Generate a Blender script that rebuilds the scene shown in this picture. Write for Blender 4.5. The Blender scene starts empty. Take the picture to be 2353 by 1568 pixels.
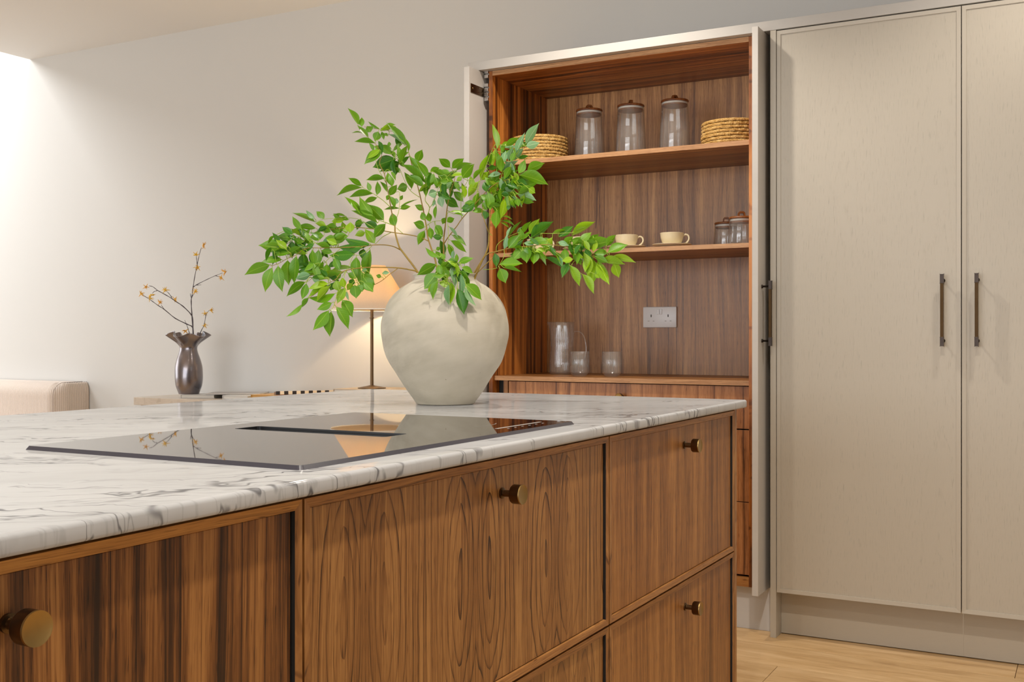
import bpy, bmesh, math, random
from mathutils import Vector, Matrix, Quaternion
random.seed(7)
C = bpy.context.scene.collection
sc = bpy.context.scene
PI = math.pi

# ------------------------------------------------------------------ camera
F_PX, CX, HY, TH, H = 2473.76, 1176.5, 773.31, math.radians(28.493), 1.08
cd = bpy.data.cameras.new('camera')
cam = bpy.data.objects.new('camera', cd); C.objects.link(cam)
cam.location = (0, 0, H)
cam.rotation_euler = (PI/2, 0, TH)
cd.sensor_fit = 'HORIZONTAL'; cd.sensor_width = 36.0
cd.lens = F_PX/2353*36.0
cd.shift_y = -(784-HY)/2353
cd.clip_start = 0.02
sc.camera = cam

# ------------------------------------------------------------------ light
w = bpy.data.worlds.new('world'); sc.world = w; w.use_nodes = True
w.node_tree.nodes['Background'].inputs[0].default_value = (0.85, 0.92, 1.0, 1)
w.node_tree.nodes['Background'].inputs[1].default_value = 0.6
sc.view_settings.view_transform = 'Standard'
sc.view_settings.look = 'None'
sc.view_settings.gamma = 1.0
sc.view_settings.use_curve_mapping = False
sc.view_settings.exposure = 0.22
sc.cycles.use_denoising = True
sc.cycles.max_bounces = 10
sc.cycles.transparent_max_bounces = 12
sc.cycles.sample_clamp_indirect = 6.0

def light(name, kind, loc, energy, color, rot=(0, 0, 0), **kw):
    ld = bpy.data.lights.new(name, kind); ld.energy = energy; ld.color = color
    for k, v in kw.items(): setattr(ld, k, v)
    o = bpy.data.objects.new(name, ld); o.location = loc; o.rotation_euler = rot; C.objects.link(o)
    return o
DAY = (0.96, 0.98, 1.0); WARM = (1.0, 0.915, 0.81)
# glazing in the far left wall, added fill behind the camera, roof glazing over the seating end
light('window_light', 'AREA', (-8.95, 2.3, 1.55), 58, DAY, (PI/2, 0, -PI/2), shape='RECTANGLE', size=2.6, size_y=2.1)
light('rear_fill_light', 'AREA', (-2.4, -3.5, 1.35), 140, DAY, (PI/2, 0, 0), shape='RECTANGLE', size=4.6, size_y=2.3)  # added soft fill, set in unseen glazing behind the camera
light('rooflight_light', 'AREA', (-7.25, 3.1, 3.62), 118, DAY, (0, 0, 0), shape='RECTANGLE', size=1.6, size_y=2.0)
light('side_fill_light', 'AREA', (2.5, 0.2, 1.5), 9, DAY, (PI/2, 0, PI/2), shape='RECTANGLE', size=1.8, size_y=1.6)  # added fill lamp out of view; the right wall has no window
SPOTS = [(-0.36, 0.55), (-0.36, 1.75), (-0.02, 3.22), (-1.62, 3.28), (-2.7, 1.6)]
for i, (x, y) in enumerate(SPOTS):
    light('downlight_lamp', 'SPOT', (x, y, 2.775), [62, 78, 36, 62, 24][i], WARM, (0, 0, 0), spot_size=math.radians(125), spot_blend=0.6, shadow_soft_size=0.035)

# ------------------------------------------------------------------ pixel helpers (photo pixels -> points in the room)
RV = Vector((math.cos(TH), math.sin(TH), 0)); FV = Vector((-math.sin(TH), math.cos(TH), 0)); ZV = Vector((0, 0, 1))
CAM = Vector((0, 0, H))
def ray(x, y): return RV*((x-CX)/F_PX) + FV - ZV*((y-HY)/F_PX)
def atD(x, y, D): return CAM + ray(x, y)*D
def atY(x, y, Y):
    d = ray(x, y); return CAM + d*(Y/d.y)
def atZ(x, y, z):
    d = ray(x, y); return CAM + d*((z-H)/d.z)
def atX(x, y, X):
    d = ray(x, y); return CAM + d*(X/d.x)

# ------------------------------------------------------------------ mesh helpers
def link(name, me, mats=None, parent=None):
    o = bpy.data.objects.new(name, me); C.objects.link(o)
    if mats is not None:
        for m in (mats if isinstance(mats, (list, tuple)) else [mats]): me.materials.append(m)
    if parent is not None:
        o.parent = parent
        off = Vector(parent.location)
        o.matrix_parent_inverse = Matrix.Translation(-off)
    return o
def obj(name, bm, mats, parent=None, smooth=False, angle=None):
    me = bpy.data.meshes.new(name)
    bmesh.ops.recalc_face_normals(bm, faces=bm.faces)
    bm.to_mesh(me); bm.free()
    if smooth:
        for p in me.polygons: p.use_smooth = True
        if angle: me.set_sharp_from_angle(angle=math.radians(angle))
    return link(name, me, mats, parent)
def thing(name, label, cat, loc=(0, 0, 0), group=None):
    o = bpy.data.objects.new(name, None); C.objects.link(o)
    o.location = loc; o.empty_display_size = 0.05
    o['label'] = label; o['category'] = cat
    if group: o['group'] = group
    return o
def tag(o, label, cat, group=None):
    o['label'] = label; o['category'] = cat
    if group: o['group'] = group
    return o
def struct(o, label=None, cat=None):
    o['kind'] = 'structure'
    if label: o['label'] = label
    if cat: o['category'] = cat
    return o
def add_box(bm, x0, x1, y0, y1, z0, z1, bevel=0, mi=0, seg=2):
    x0, x1 = min(x0, x1), max(x0, x1); y0, y1 = min(y0, y1), max(y0, y1); z0, z1 = min(z0, z1), max(z0, z1)
    b = bmesh.new()
    bmesh.ops.create_cube(b, size=1)
    for v in b.verts:
        v.co = Vector(((x0+x1)/2+v.co.x*(x1-x0), (y0+y1)/2+v.co.y*(y1-y0), (z0+z1)/2+v.co.z*(z1-z0)))
    if bevel > 0:
        bmesh.ops.bevel(b, geom=b.edges[:], offset=bevel, segments=seg, affect='EDGES', profile=0.5)
    for f in b.faces: f.material_index = mi
    me = bpy.data.meshes.new('t'); b.to_mesh(me); b.free(); bm.from_mesh(me); bpy.data.meshes.remove(me)
def box(name, x0, x1, y0, y1, z0, z1, mat, parent=None, bevel=0.0015):
    bm = bmesh.new(); add_box(bm, x0, x1, y0, y1, z0, z1, bevel)
    return obj(name, bm, mat, parent)
def add_lathe(bm, prof, c=(0, 0, 0), n=48, mi=0, axis='Z', fn=None):
    rings = []
    for (r, z) in prof:
        ring = []
        if r < 1e-6:
            ring = [bm.verts.new(_ax(0, 0, z, axis, c))]
        else:
            for i in range(n):
                a = 2*PI*i/n
                rr, zz = (fn(r, z, a) if fn else (r, z))
                ring.append(bm.verts.new(_ax(rr*math.cos(a), rr*math.sin(a), zz, axis, c)))
        rings.append(ring)
    for A, B in zip(rings[:-1], rings[1:]):
        m = max(len(A), len(B))
        for i in range(m):
            j = (i+1) % m
            if len(A) == 1 and len(B) == 1: continue
            if len(A) == 1: f = bm.faces.new((A[0], B[i], B[j]))
            elif len(B) == 1: f = bm.faces.new((A[i], A[j], B[0]))
            else: f = bm.faces.new((A[i], A[j], B[j], B[i]))
            f.material_index = mi; f.smooth = True
def _ax(x, y, z, axis, c):
    if axis == 'Z': return Vector((c[0]+x, c[1]+y, c[2]+z))
    if axis == 'X': return Vector((c[0]+z, c[1]+x, c[2]+y))
    return Vector((c[0]+x, c[1]+z, c[2]+y))
def add_tube(bm, pts, rads, n=8, mi=0, closed=False):
    pts = [Vector(p) for p in pts]
    if not isinstance(rads, (list, tuple)): rads = [rads]*len(pts)
    up = Vector((0, 0, 1)); prev = None; rings = []
    for i, p in enumerate(pts):
        if closed: t = pts[(i+1) % len(pts)]-pts[i-1]
        else: t = pts[min(i+1, len(pts)-1)]-pts[max(i-1, 0)]
        if t.length < 1e-9: t = Vector((0, 0, 1))
        t.normalize()
        if prev is None:
            a = up if abs(t.z) < 0.9 else Vector((1, 0, 0))
            s = t.cross(a).normalized()
        else:
            s = (prev - t*prev.dot(t))
            s = s.normalized() if s.length > 1e-6 else t.orthogonal().normalized()
        prev = s; q = t.cross(s)
        rings.append([bm.verts.new(p+(s*math.cos(2*PI*k/n)+q*math.sin(2*PI*k/n))*rads[i]) for k in range(n)])
    prs = list(zip(rings[:-1], rings[1:]))
    if closed: prs.append((rings[-1], rings[0]))
    for A, B in prs:
        for k in range(n):
            f = bm.faces.new((A[k], A[(k+1) % n], B[(k+1) % n], B[k])); f.smooth = True; f.material_index = mi
    if not closed:
        for R in (rings[0], rings[-1]):
            f = bm.faces.new(R); f.material_index = mi
def smooth_path(pts, k=4):
    P = [Vector(p) for p in pts]; out = []
    for i in range(len(P)-1):
        p0 = P[max(i-1, 0)]; p1 = P[i]; p2 = P[i+1]; p3 = P[min(i+2, len(P)-1)]
        for j in range(k):
            t = j/k
            out.append(0.5*((2*p1)+(p2-p0)*t+(2*p0-5*p1+4*p2-p3)*t*t+(3*p1-p0-3*p2+p3)*t*t*t))
    out.append(P[-1]); return out

# ------------------------------------------------------------------ material helpers
class G:
    def __init__(s, name):
        s.m = bpy.data.materials.new(name); s.m.use_nodes = True
        s.t = s.m.node_tree; s.t.nodes.clear()
        s.out = s.t.nodes.new('ShaderNodeOutputMaterial')
        s.b = s.t.nodes.new('ShaderNodeBsdfPrincipled'); s.t.links.new(s.b.outputs[0], s.out.inputs[0])
        s.tc = None
    def put(s, sock, v):
        if v is None: return
        if hasattr(v, 'is_output') or isinstance(v, bpy.types.NodeSocket): s.t.links.new(v, sock)
        else:
            if isinstance(v, (tuple, list)) and len(v) == 3 and len(sock.default_value) == 4: v = (*v, 1)
            sock.default_value = v
    def P(s, kind='Object'):
        if s.tc is None: s.tc = s.t.nodes.new('ShaderNodeTexCoord')
        return s.tc.outputs[kind]
    def ma(s, op, a, b=None, c=None, clamp=False):
        n = s.t.nodes.new('ShaderNodeMath'); n.operation = op; n.use_clamp = clamp
        s.put(n.inputs[0], a); s.put(n.inputs[1], b)
        if c is not None: s.put(n.inputs[2], c)
        return n.outputs[0]
    def sep(s, v=None):
        n = s.t.nodes.new('ShaderNodeSeparateXYZ'); s.put(n.inputs[0], v if v is not None else s.P()); return n.outputs
    def com(s, x=0.0, y=0.0, z=0.0):
        n = s.t.nodes.new('ShaderNodeCombineXYZ')
        for i, v in enumerate((x, y, z)): s.put(n.inputs[i], v)
        return n.outputs[0]
    def noise(s, vec, scale=1.0, detail=2.0, rough=0.5, dist=0.0):
        n = s.t.nodes.new('ShaderNodeTexNoise'); s.put(n.inputs['Vector'], vec)
        n.inputs['Scale'].default_value = scale; n.inputs['Detail'].default_value = detail
        n.inputs['Roughness'].default_value = rough; n.inputs['Distortion'].default_value = dist
        return n.outputs[0]
    def voro(s, vec, scale=1.0):
        n = s.t.nodes.new('ShaderNodeTexVoronoi'); s.put(n.inputs['Vector'], vec); n.inputs['Scale'].default_value = scale
        return n.outputs[0]
    def ramp(s, v, stops):
        n = s.t.nodes.new('ShaderNodeValToRGB'); s.put(n.inputs[0], v)
        e = n.color_ramp.elements
        while len(e) < len(stops): e.new(0.5)
        for i, (p, c) in enumerate(stops):
            e[i].position = p; e[i].color = (*c, 1) if len(c) == 3 else c
        return n.outputs[0]
    def mix(s, f, a, b, mode='MIX'):
        n = s.t.nodes.new('ShaderNodeMix'); n.data_type = 'RGBA'; n.blend_type = mode
        s.put(n.inputs[0], f); s.put(n.inputs[6], a); s.put(n.inputs[7], b); return n.outputs[2]
    def sstep(s, v, a, b):
        n = s.t.nodes.new('ShaderNodeMapRange'); n.interpolation_type = 'SMOOTHSTEP'
        s.put(n.inputs[0], v); n.inputs[1].default_value = a; n.inputs[2].default_value = b
        return n.outputs[0]
    def bump(s, h, strength=0.3, dist=0.002):
        n = s.t.nodes.new('ShaderNodeBump'); n.inputs['Strength'].default_value = strength
        n.inputs['Distance'].default_value = dist; s.put(n.inputs['Height'], h)
        s.t.links.new(n.outputs[0], s.b.inputs['Normal']); return n
    def set(s, **kw):
        names = dict(color='Base Color', rough='Roughness', metal='Metallic', ior='IOR', trans='Transmission Weight', coat='Coat Weight',
                     coatr='Coat Roughness', sub='Subsurface Weight', em='Emission Color', ems='Emission Strength', spec='Specular IOR Level', sheen='Sheen Weight', aniso='Anisotropic')
        for k, v in kw.items(): s.put(s.b.inputs[names[k]], v)
        return s
def plain(name, color, rough=0.5, **kw):
    g = G(name); g.set(color=color, rough=rough, **kw); return g.m
def srgb(r, g, b):
    f = lambda c: (c/255/12.92) if c/255 <= 0.04045 else ((c/255+0.055)/1.055)**2.4
    return (f(r), f(g), f(b))

def walnut(name, along='Z', across='Y', tint=(1, 1, 1), seed=0.0, cath=None, band=1.0, lines=0.6, fine=1.0, rough=0.38, dark=1.0, bw=26.0, stops=None, warp=0.05):
    g = G(name)
    o = g.sep(); ax = {'X': 0, 'Y': 1, 'Z': 2}
    u = o[ax[across]]; v = o[ax[along]]
    third = [k for k in 'XYZ' if k not in (along, across)][0]
    wv = o[ax[third]]
    if cath:                       # mirrored veneer leaves with long pointed ovals
        u0, per, off, a, v0, b, N = cath
        uu = g.ma('SUBTRACT', u, u0-per/2)
        uu = g.ma('SUBTRACT', g.ma('MODULO', g.ma('ADD', uu, per*40), per), per/2)
        wob = g.ma('MULTIPLY', g.ma('SUBTRACT', g.noise(g.com(u, g.ma('MULTIPLY', v, 0.45), seed), 9, 2), 0.5), 0.016)
        um = g.ma('ADD', g.ma('ABSOLUTE', uu), wob)
        du = g.ma('DIVIDE', g.ma('SUBTRACT', um, off), a)
        dv = g.ma('DIVIDE', g.ma('SUBTRACT', v, g.ma('ADD', g.ma('MULTIPLY', g.noise(g.com(g.ma('MULTIPLY', u, 4), 0, seed)), 0.12), v0-0.06)), b)
        env = g.ma('POWER', g.ma('MAXIMUM', g.ma('SUBTRACT', 1.9, g.ma('ABSOLUTE', du)), 0.0), 0.5)
        gg = g.ma('ADD', g.ma('SQRT', g.ma('ADD', g.ma('MULTIPLY', du, du), 0.03)), g.ma('MULTIPLY', g.ma('MULTIPLY', dv, dv), g.ma('MULTIPLY', env, 0.8)))
        ph = g.ma('ADD', g.ma('MULTIPLY', gg, N), g.ma('MULTIPLY', g.noise(g.com(g.ma('MULTIPLY', u, 12), v, seed+3), 3, 2), 0.9))
        uq = um
    else:
        wrp = g.ma('MULTIPLY', g.ma('SUBTRACT', g.noise(g.com(g.ma('MULTIPLY', u, 2.2), g.ma('MULTIPLY', v, 0.7), g.ma('ADD', g.ma('MULTIPLY', wv, 2), seed)), 2.2, 2), 0.5), warp)
        uq = g.ma('ADD', u, wrp)
        ph = g.ma('ADD', g.ma('MULTIPLY', uq, bw), g.ma('MULTIPLY', g.noise(g.com(g.ma('MULTIPLY', u, 3), 0.3, seed), 5), 3.0))
    r = g.ma('FRACT', ph)
    lmod = g.sstep(g.noise(g.com(g.ma('MULTIPLY', u, 25), g.ma('MULTIPLY', v, 2.2), seed+17), 1.0, 2), 0.3, 0.65)
    ln = g.ma('MULTIPLY', g.ma('POWER', r, 9.0), g.ma('ADD', g.ma('MULTIPLY', lmod, lines*0.95), lines*0.3))
    fine_n = g.noise(g.com(g.ma('MULTIPLY', uq, 420), g.ma('MULTIPLY', v, 7), g.ma('MULTIPLY', wv, 60)), 1.0, 3, 0.65)
    bands = g.noise(g.com(g.ma('MULTIPLY', uq, 42), g.ma('MULTIPLY', v, 0.9), g.ma('ADD', g.ma('MULTIPLY', wv, 3), seed)), 1.0, 3, 0.6)
    broad = g.noise(g.com(g.ma('MULTIPLY', uq, 9), g.ma('MULTIPLY', v, 0.5), seed+9), 1.0, 1)
    val = g.ma('ADD', g.ma('MULTIPLY', g.ma('SUBTRACT', bands, 0.5), 1.1*band), g.ma('MULTIPLY', g.ma('SUBTRACT', fine_n, 0.5), 0.80*fine))
    val = g.ma('ADD', val, g.ma('MULTIPLY', g.ma('SUBTRACT', broad, 0.5), 0.6*band))
    pores = g.sstep(g.noise(g.com(g.ma('MULTIPLY', uq, 900), g.ma('MULTIPLY', v, 28), seed), 1.0, 1), 0.60, 0.72)
    val = g.ma('SUBTRACT', g.ma('SUBTRACT', g.ma('ADD', val, 0.57), ln), g.ma('MULTIPLY', pores, 0.24*fine))
    st = stops or [(0.0, (0.026, 0.010, 0.004)), (0.26, (0.105, 0.040, 0.011)), (0.52, (0.275, 0.120, 0.037)), (0.82, (0.49, 0.255, 0.092))]
    st = [(p, tuple(c[i]*tint[i]*dark for i in range(3))) for p, c in st]
    col = g.ramp(val, st)
    g.set(color=col, rough=g.ma('ADD', rough-0.05, g.ma('MULTIPLY', fine_n, 0.12)))
    g.bump(fine_n, 0.12, 0.0006)
    return g.m

# walls, ceiling
g = G('wall_paint'); n = g.noise(g.P(), 60, 4); g.set(color=(0.60, 0.585, 0.555), rough=0.75); g.bump(n, 0.05, 0.001); M_WALL = g.m
M_CEIL = plain('ceiling_paint', (0.74, 0.73, 0.71), 0.8)

# painted oak
def painted(name, col, along='Z', across='X', rough=0.42, cath=True):
    g = G(name); o = g.sep(); ax = {'X': 0, 'Y': 1, 'Z': 2}
    u = o[ax[across]]; v = o[ax[along]]
    if cath:
        per = 0.31
        um = g.ma('ABSOLUTE', g.ma('SUBTRACT', g.ma('MODULO', g.ma('ADD', u, 31.0), per), per/2))
        wob = g.noise(g.com(g.ma('MULTIPLY', u, 8), g.ma('MULTIPLY', v, 2.4), 1), 1.5, 3)
        ph = g.ma('ADD', g.ma('MULTIPLY', g.ma('MULTIPLY', um, um), 480), g.ma('ADD', g.ma('MULTIPLY', v, 4.2), g.ma('MULTIPLY', wob, 5)))
        ring = g.ma('POWER', g.ma('FRACT', ph), 3)
    else:
        ring = 0.0
    fine = g.noise(g.com(g.ma('MULTIPLY', u, 520), g.ma('MULTIPLY', v, 26), 2), 1.0, 2, 0.6)
    pores = g.sstep(fine, 0.50, 0.72)
    msk = g.ma('MULTIPLY', pores, g.ma('ADD', g.ma('MULTIPLY', ring, 1.3), 0.16))
    big = g.noise(g.com(g.ma('MULTIPLY', u, 6), g.ma('MULTIPLY', v, 1.2), 5), 1, 2)
    base = g.mix(g.ma('MULTIPLY', big, 0.5), col, tuple(c*0.94 for c in col))
    g.set(color=g.mix(g.ma('MULTIPLY', msk, 0.36, clamp=True), base, (col[0]*0.52, col[1]*0.53, col[2]*0.55)), rough=rough)
    g.bump(g.ma('SUBTRACT', 1.0, msk), 0.25, 0.0006)
    return g.m
PC = (0.485, 0.44, 0.365)
M_DOOR = painted('painted_oak_door', PC)
M_RAIL = painted('painted_oak_rail', PC, along='X', across='Z', cath=False)
M_STILE = painted('painted_oak_stile', PC, along='Z', across='X', cath=False)
M_PDOOR = painted('painted_oak_pocket_door_daylit', (0.56, 0.53, 0.49), along='Z', across='Y', cath=False)  # cupboard paint with daylight put into the colour: lighter and greyer
M_HEAD = painted('painted_oak_header_daylit', (0.48, 0.455, 0.42), along='X', across='Z', cath=False)  # same cupboard paint, greyed by daylight put into the colour
M_PLINTH = painted('painted_oak_plinth', PC, along='X', across='Z', cath=False)
M_PLINTH_DAY = painted('painted_plinth_daylit', (0.60, 0.59, 0.58), along='X', across='Z', cath=False)  # same cupboard paint, daylight painted in as a paler tone

# marble
g = G('veined_marble'); o = g.sep()
al = math.radians(44); ca, sa = math.cos(al), math.sin(al)
wz = g.ma('MULTIPLY', o[2], 1.0)
u = g.ma('ADD', g.ma('MULTIPLY', o[0], ca), g.ma('MULTIPLY', o[1], sa))
v = g.ma('ADD', g.ma('MULTIPLY', o[0], -sa), g.ma('MULTIPLY', o[1], ca))
def veins(su, sv, dist, lo, hi, seed, det=4):
    wv_ = g.noise(g.com(g.ma('MULTIPLY', u, 3.1), g.ma('MULTIPLY', v, 3.1), seed), 1.4, 4, 0.6)
    vv = g.ma('ADD', g.ma('MULTIPLY', v, sv), g.ma('MULTIPLY', wv_, dist))
    nn = g.noise(g.com(g.ma('MULTIPLY', u, su), vv, g.ma('ADD', g.ma('MULTIPLY', wz, 3), seed)), 1.0, det, 0.55)
    rd = g.ma('ABSOLUTE', g.ma('SUBTRACT', nn, 0.5))
    return g.ma('SUBTRACT', 1.0, g.sstep(rd, lo, hi))
big = veins(1.0, 6.5, 2.0, 0.0, 0.013, 3.1)
sm = veins(2.0, 17.0, 3.0, 0.0, 0.014, 8.7)
tiny = veins(3.5, 38.0, 3.5, 0.0, 0.022, 15.2)
msk = g.sstep(g.noise(g.com(g.ma('MULTIPLY', u, 1.5), g.ma('MULTIPLY', v, 3.0), 21.0), 1.3, 2), 0.40, 0.66)
msk2 = g.sstep(g.noise(g.com(g.ma('MULTIPLY', u, 2.5), g.ma('MULTIPLY', v, 5.0), 33.0), 1.3, 2), 0.40, 0.62)
vn = g.ma('MAXIMUM', g.ma('MULTIPLY', big, g.ma('ADD', g.ma('MULTIPLY', msk, 0.80), 0.08)), g.ma('MULTIPLY', sm, g.ma('ADD', g.ma('MULTIPLY', msk2, 0.78), 0.02)))
vn = g.ma('MAXIMUM', vn, g.ma('MULTIPLY', tiny, g.ma('MULTIPLY', msk, 0.22)))
cloud = g.noise(g.com(g.ma('MULTIPLY', u, 2), g.ma('MULTIPLY', v, 6), 44.0), 1.5, 4)
basec = g.ramp(cloud, [(0.25, (0.45, 0.455, 0.46)), (0.5, (0.52, 0.53, 0.54)), (0.8, (0.57, 0.58, 0.59))])
g.set(color=g.mix(vn, basec, (0.07, 0.068, 0.075)), rough=0.5, spec=0.0)
gl = g.t.nodes.new('ShaderNodeBsdfGlossy'); gl.inputs['Roughness'].default_value = 0.05
fr = g.t.nodes.new('ShaderNodeFresnel'); fr.inputs[0].default_value = 1.45
mx = g.t.nodes.new('ShaderNodeMixShader'); g.put(mx.inputs[0], g.ma('MULTIPLY', fr.outputs[0], 0.55))
g.t.links.new(g.b.outputs[0], mx.inputs[1]); g.t.links.new(gl.outputs[0], mx.inputs[2]); g.t.links.new(mx.outputs[0], g.out.inputs[0])
M_MARBLE = g.m

# floor oak
g = G('oak_floor'); o = g.sep(); rnd = g.t.nodes.new('ShaderNodeObjectInfo').outputs['Random']
u = g.ma('ADD', o[1], g.ma('MULTIPLY', rnd, 7)); v = g.ma('ADD', o[0], g.ma('MULTIPLY', rnd, 13))
n1 = g.noise(g.com(g.ma('MULTIPLY', v, 1.6), g.ma('MULTIPLY', u, 14), 0), 1.5, 4, 0.6, 0.6)
n2 = g.noise(g.com(g.ma('MULTIPLY', v, 10), g.ma('MULTIPLY', u, 160), 0), 1, 3, 0.6)
val = g.ma('ADD', g.ma('MULTIPLY', n1, 0.65), g.ma('MULTIPLY', n2, 0.35))
col = g.ramp(val, [(0.28, (0.30, 0.165, 0.065)), (0.47, (0.52, 0.335, 0.155)), (0.68, (0.66, 0.46, 0.25))])
hv = g.t.nodes.new('ShaderNodeHueSaturation'); g.put(hv.inputs['Color'], col); g.put(hv.inputs['Value'], g.ma('ADD', 0.9, g.ma('MULTIPLY', rnd, 0.18)))
g.set(color=hv.outputs[0], rough=0.42); g.bump(n2, 0.15, 0.0006); M_FLOOR = g.m
M_SUB = plain('subfloor_dark', (0.05, 0.035, 0.02), 0.9)

# walnut family
M_W0 = walnut('walnut_striped', 'Z', 'Y', seed=4.0, dark=0.9, band=2.2, lines=0.5, fine=1.2, bw=34, tint=(0.88, 0.76, 0.58), warp=0.02)
M_W1 = walnut('walnut_crown_cut', 'Z', 'Y', seed=2.0, dark=0.92, cath=(1.099, 0.272, 0.042, 0.027, 0.725, 0.15, 1.9), band=0.60, lines=0.62, fine=1.2, tint=(1.0, 0.95, 0.80))
M_W2 = walnut('walnut_straight', 'Z', 'Y', seed=7.0, dark=0.95, band=0.6, lines=0.16, fine=1.3, bw=14, tint=(1.08, 0.97, 0.76), warp=0.02)
M_W1L = walnut('walnut_crown_cut_lower', 'Z', 'Y', seed=12.0, cath=(1.13, 0.29, 0.05, 0.025, 0.33, 0.18, 1.8), band=0.6, lines=0.34, fine=1.2, tint=(1.02, 1.0, 0.84))
M_WR = walnut('walnut_rail', 'Y', 'Z', seed=5.0, band=0.5, lines=0.12, fine=1.0, bw=20, tint=(1.08, 1.02, 0.88))
M_WR_LIT = walnut('walnut_lit_rail', 'Y', 'Z', seed=5.0, band=0.4, lines=0.05, fine=0.8, bw=20, tint=(1.55, 1.5, 1.0))  # brighter copy of the rail walnut; light catching the bevel is painted in
M_WS = walnut('walnut_stile', 'Z', 'X', seed=6.0, band=0.5, lines=0.12, fine=1.0, bw=20, tint=(1.05, 1.0, 0.85))
M_WBACK = walnut('walnut_back_panel', 'Z', 'X', seed=3.0, band=0.70, lines=0.26, fine=1.0, bw=8, tint=(1.38, 1.42, 1.5), rough=0.34, warp=0.05)  # veneer tone plus greyish glare put into the tint
M_WSIDE = walnut('walnut_side_panel', 'Z', 'Y', seed=9.0, band=2.3, lines=0.5, fine=0.9, bw=16, tint=(1.30, 0.93, 0.50), rough=0.36, warp=0.015)  # veneer tone, with orange of the lighting reflections partly put into the tint
M_WSHELF = walnut('walnut_shelf', 'X', 'Y', seed=1.0, band=0.9, lines=0.3, fine=0.9, bw=18, tint=(1.0, 0.9, 0.72), rough=0.38)
M_WTOP = walnut('walnut_top_board', 'X', 'Y', seed=13.0, band=1.3, lines=0.35, fine=0.9, bw=12, tint=(1.15, 0.86, 0.55), rough=0.38)
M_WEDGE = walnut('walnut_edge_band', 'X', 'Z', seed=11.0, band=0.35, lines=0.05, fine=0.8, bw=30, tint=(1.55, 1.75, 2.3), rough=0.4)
M_WDRAW = walnut('walnut_dresser_drawer', 'Z', 'X', seed=14.0, band=0.75, lines=0.35, fine=1.0, bw=10, tint=(1.2, 1.08, 1.15), rough=0.36)
M_DARK = plain('carcass_lip_shade_black', (0.012, 0.01, 0.009), 0.8)  # carcass black; on the stile lips it serves as painted shade

# metals, glass, ceramic
def metal(name, col, rough, nz=0.0):
    g = G(name); g.set(color=col, rough=rough, metal=1.0)
    if nz:
        n = g.noise(g.P(), 90, 3); g.put(g.b.inputs['Roughness'], g.ma('ADD', rough-nz/2, g.ma('MULTIPLY', n, nz)))
    return g.m
M_BRASS = metal('aged_brass_face', (0.42, 0.28, 0.105), 0.34, 0.15)
M_BRASSD = metal('aged_brass_dark', (0.14, 0.085, 0.04), 0.30, 0.1)
M_BRONZE = metal('bronze_bar', (0.055, 0.042, 0.036), 0.4, 0.1)
M_BRONZEK = metal('knurled_bronze_grip', (0.065, 0.038, 0.018), 0.45, 0.1)
M_STEEL = metal('hinge_steel', (0.62, 0.62, 0.62), 0.3)
def thin_glass(name, tint, rough, glare_haze):
    g = G(name)
    tr = g.t.nodes.new('ShaderNodeBsdfTransparent'); g.put(tr.inputs[0], tint)
    gl = g.t.nodes.new('ShaderNodeBsdfGlossy'); gl.inputs['Roughness'].default_value = rough
    df = g.t.nodes.new('ShaderNodeBsdfDiffuse'); g.put(df.inputs[0], (0.85, 0.87, 0.88))
    fr = g.t.nodes.new('ShaderNodeLayerWeight'); fr.inputs[0].default_value = 0.5
    m0 = g.t.nodes.new('ShaderNodeMixShader'); m0.inputs[0].default_value = glare_haze  # white diffuse mixed in, painting bright reflections onto the glass
    g.t.links.new(tr.outputs[0], m0.inputs[1]); g.t.links.new(df.outputs[0], m0.inputs[2])
    m1 = g.t.nodes.new('ShaderNodeMixShader'); g.put(m1.inputs[0], g.ma('ADD', g.ma('MULTIPLY', g.ma('POWER', fr.outputs[1], 3.5), 0.75), 0.075, clamp=True))
    g.t.links.new(m0.outputs[0], m1.inputs[1]); g.t.links.new(gl.outputs[0], m1.inputs[2]); g.t.links.new(m1.outputs[0], g.out.inputs[0])
    return g.m
M_GLASS = thin_glass('clear_glass', (0.985, 0.99, 0.985), 0.01, 0.045)
M_RIB = thin_glass('ribbed_glass', (0.96, 0.97, 0.97), 0.08, 0.045)
g = G('black_glass'); g.set(color=(0.012, 0.012, 0.013), rough=0.015, ior=1.9, coat=0.3); M_HOB = g.m
M_HOBEDGE = plain('hob_bevel', (0.045, 0.042, 0.055), 0.25)
M_PRINT = plain('hob_print_grey', (0.35, 0.33, 0.31), 0.4)
M_VENT = plain('vent_black', (0.01, 0.01, 0.011), 0.35)
g = G('cream_glaze'); n = g.noise(g.P(), 25, 3); g.set(color=(0.84, 0.73, 0.49), rough=0.28, coat=0.3); M_CREAM = g.m
M_SOCKET = plain('socket_white', (0.82, 0.82, 0.83), 0.3)
M_SLOT = plain('socket_slot', (0.03, 0.025, 0.02), 0.6)
M_LIDW = walnut('acacia_lid', 'X', 'Y', seed=21.0, band=1.0, lines=0.2, bw=30, tint=(0.62, 0.42, 0.28))
M_SEAL = plain('lid_seal', (0.75, 0.74, 0.72), 0.35)

# woven straw
g = G('woven_straw'); oo = g.sep(); n = g.noise(g.com(oo[0], oo[1], g.ma('MULTIPLY', oo[2], 3.2)), 190, 3, 0.7); n2 = g.noise(g.P(), 55, 2)
g.set(color=g.ramp(g.ma('ADD', g.ma('MULTIPLY', n, 0.75), g.ma('MULTIPLY', n2, 0.25)), [(0.33, (0.13, 0.05, 0.008)), (0.49, (0.58, 0.31, 0.06)), (0.66, (0.95, 0.74, 0.36))]), rough=0.6)
g.bump(n, 0.9, 0.003); M_STRAW = g.m

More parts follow.
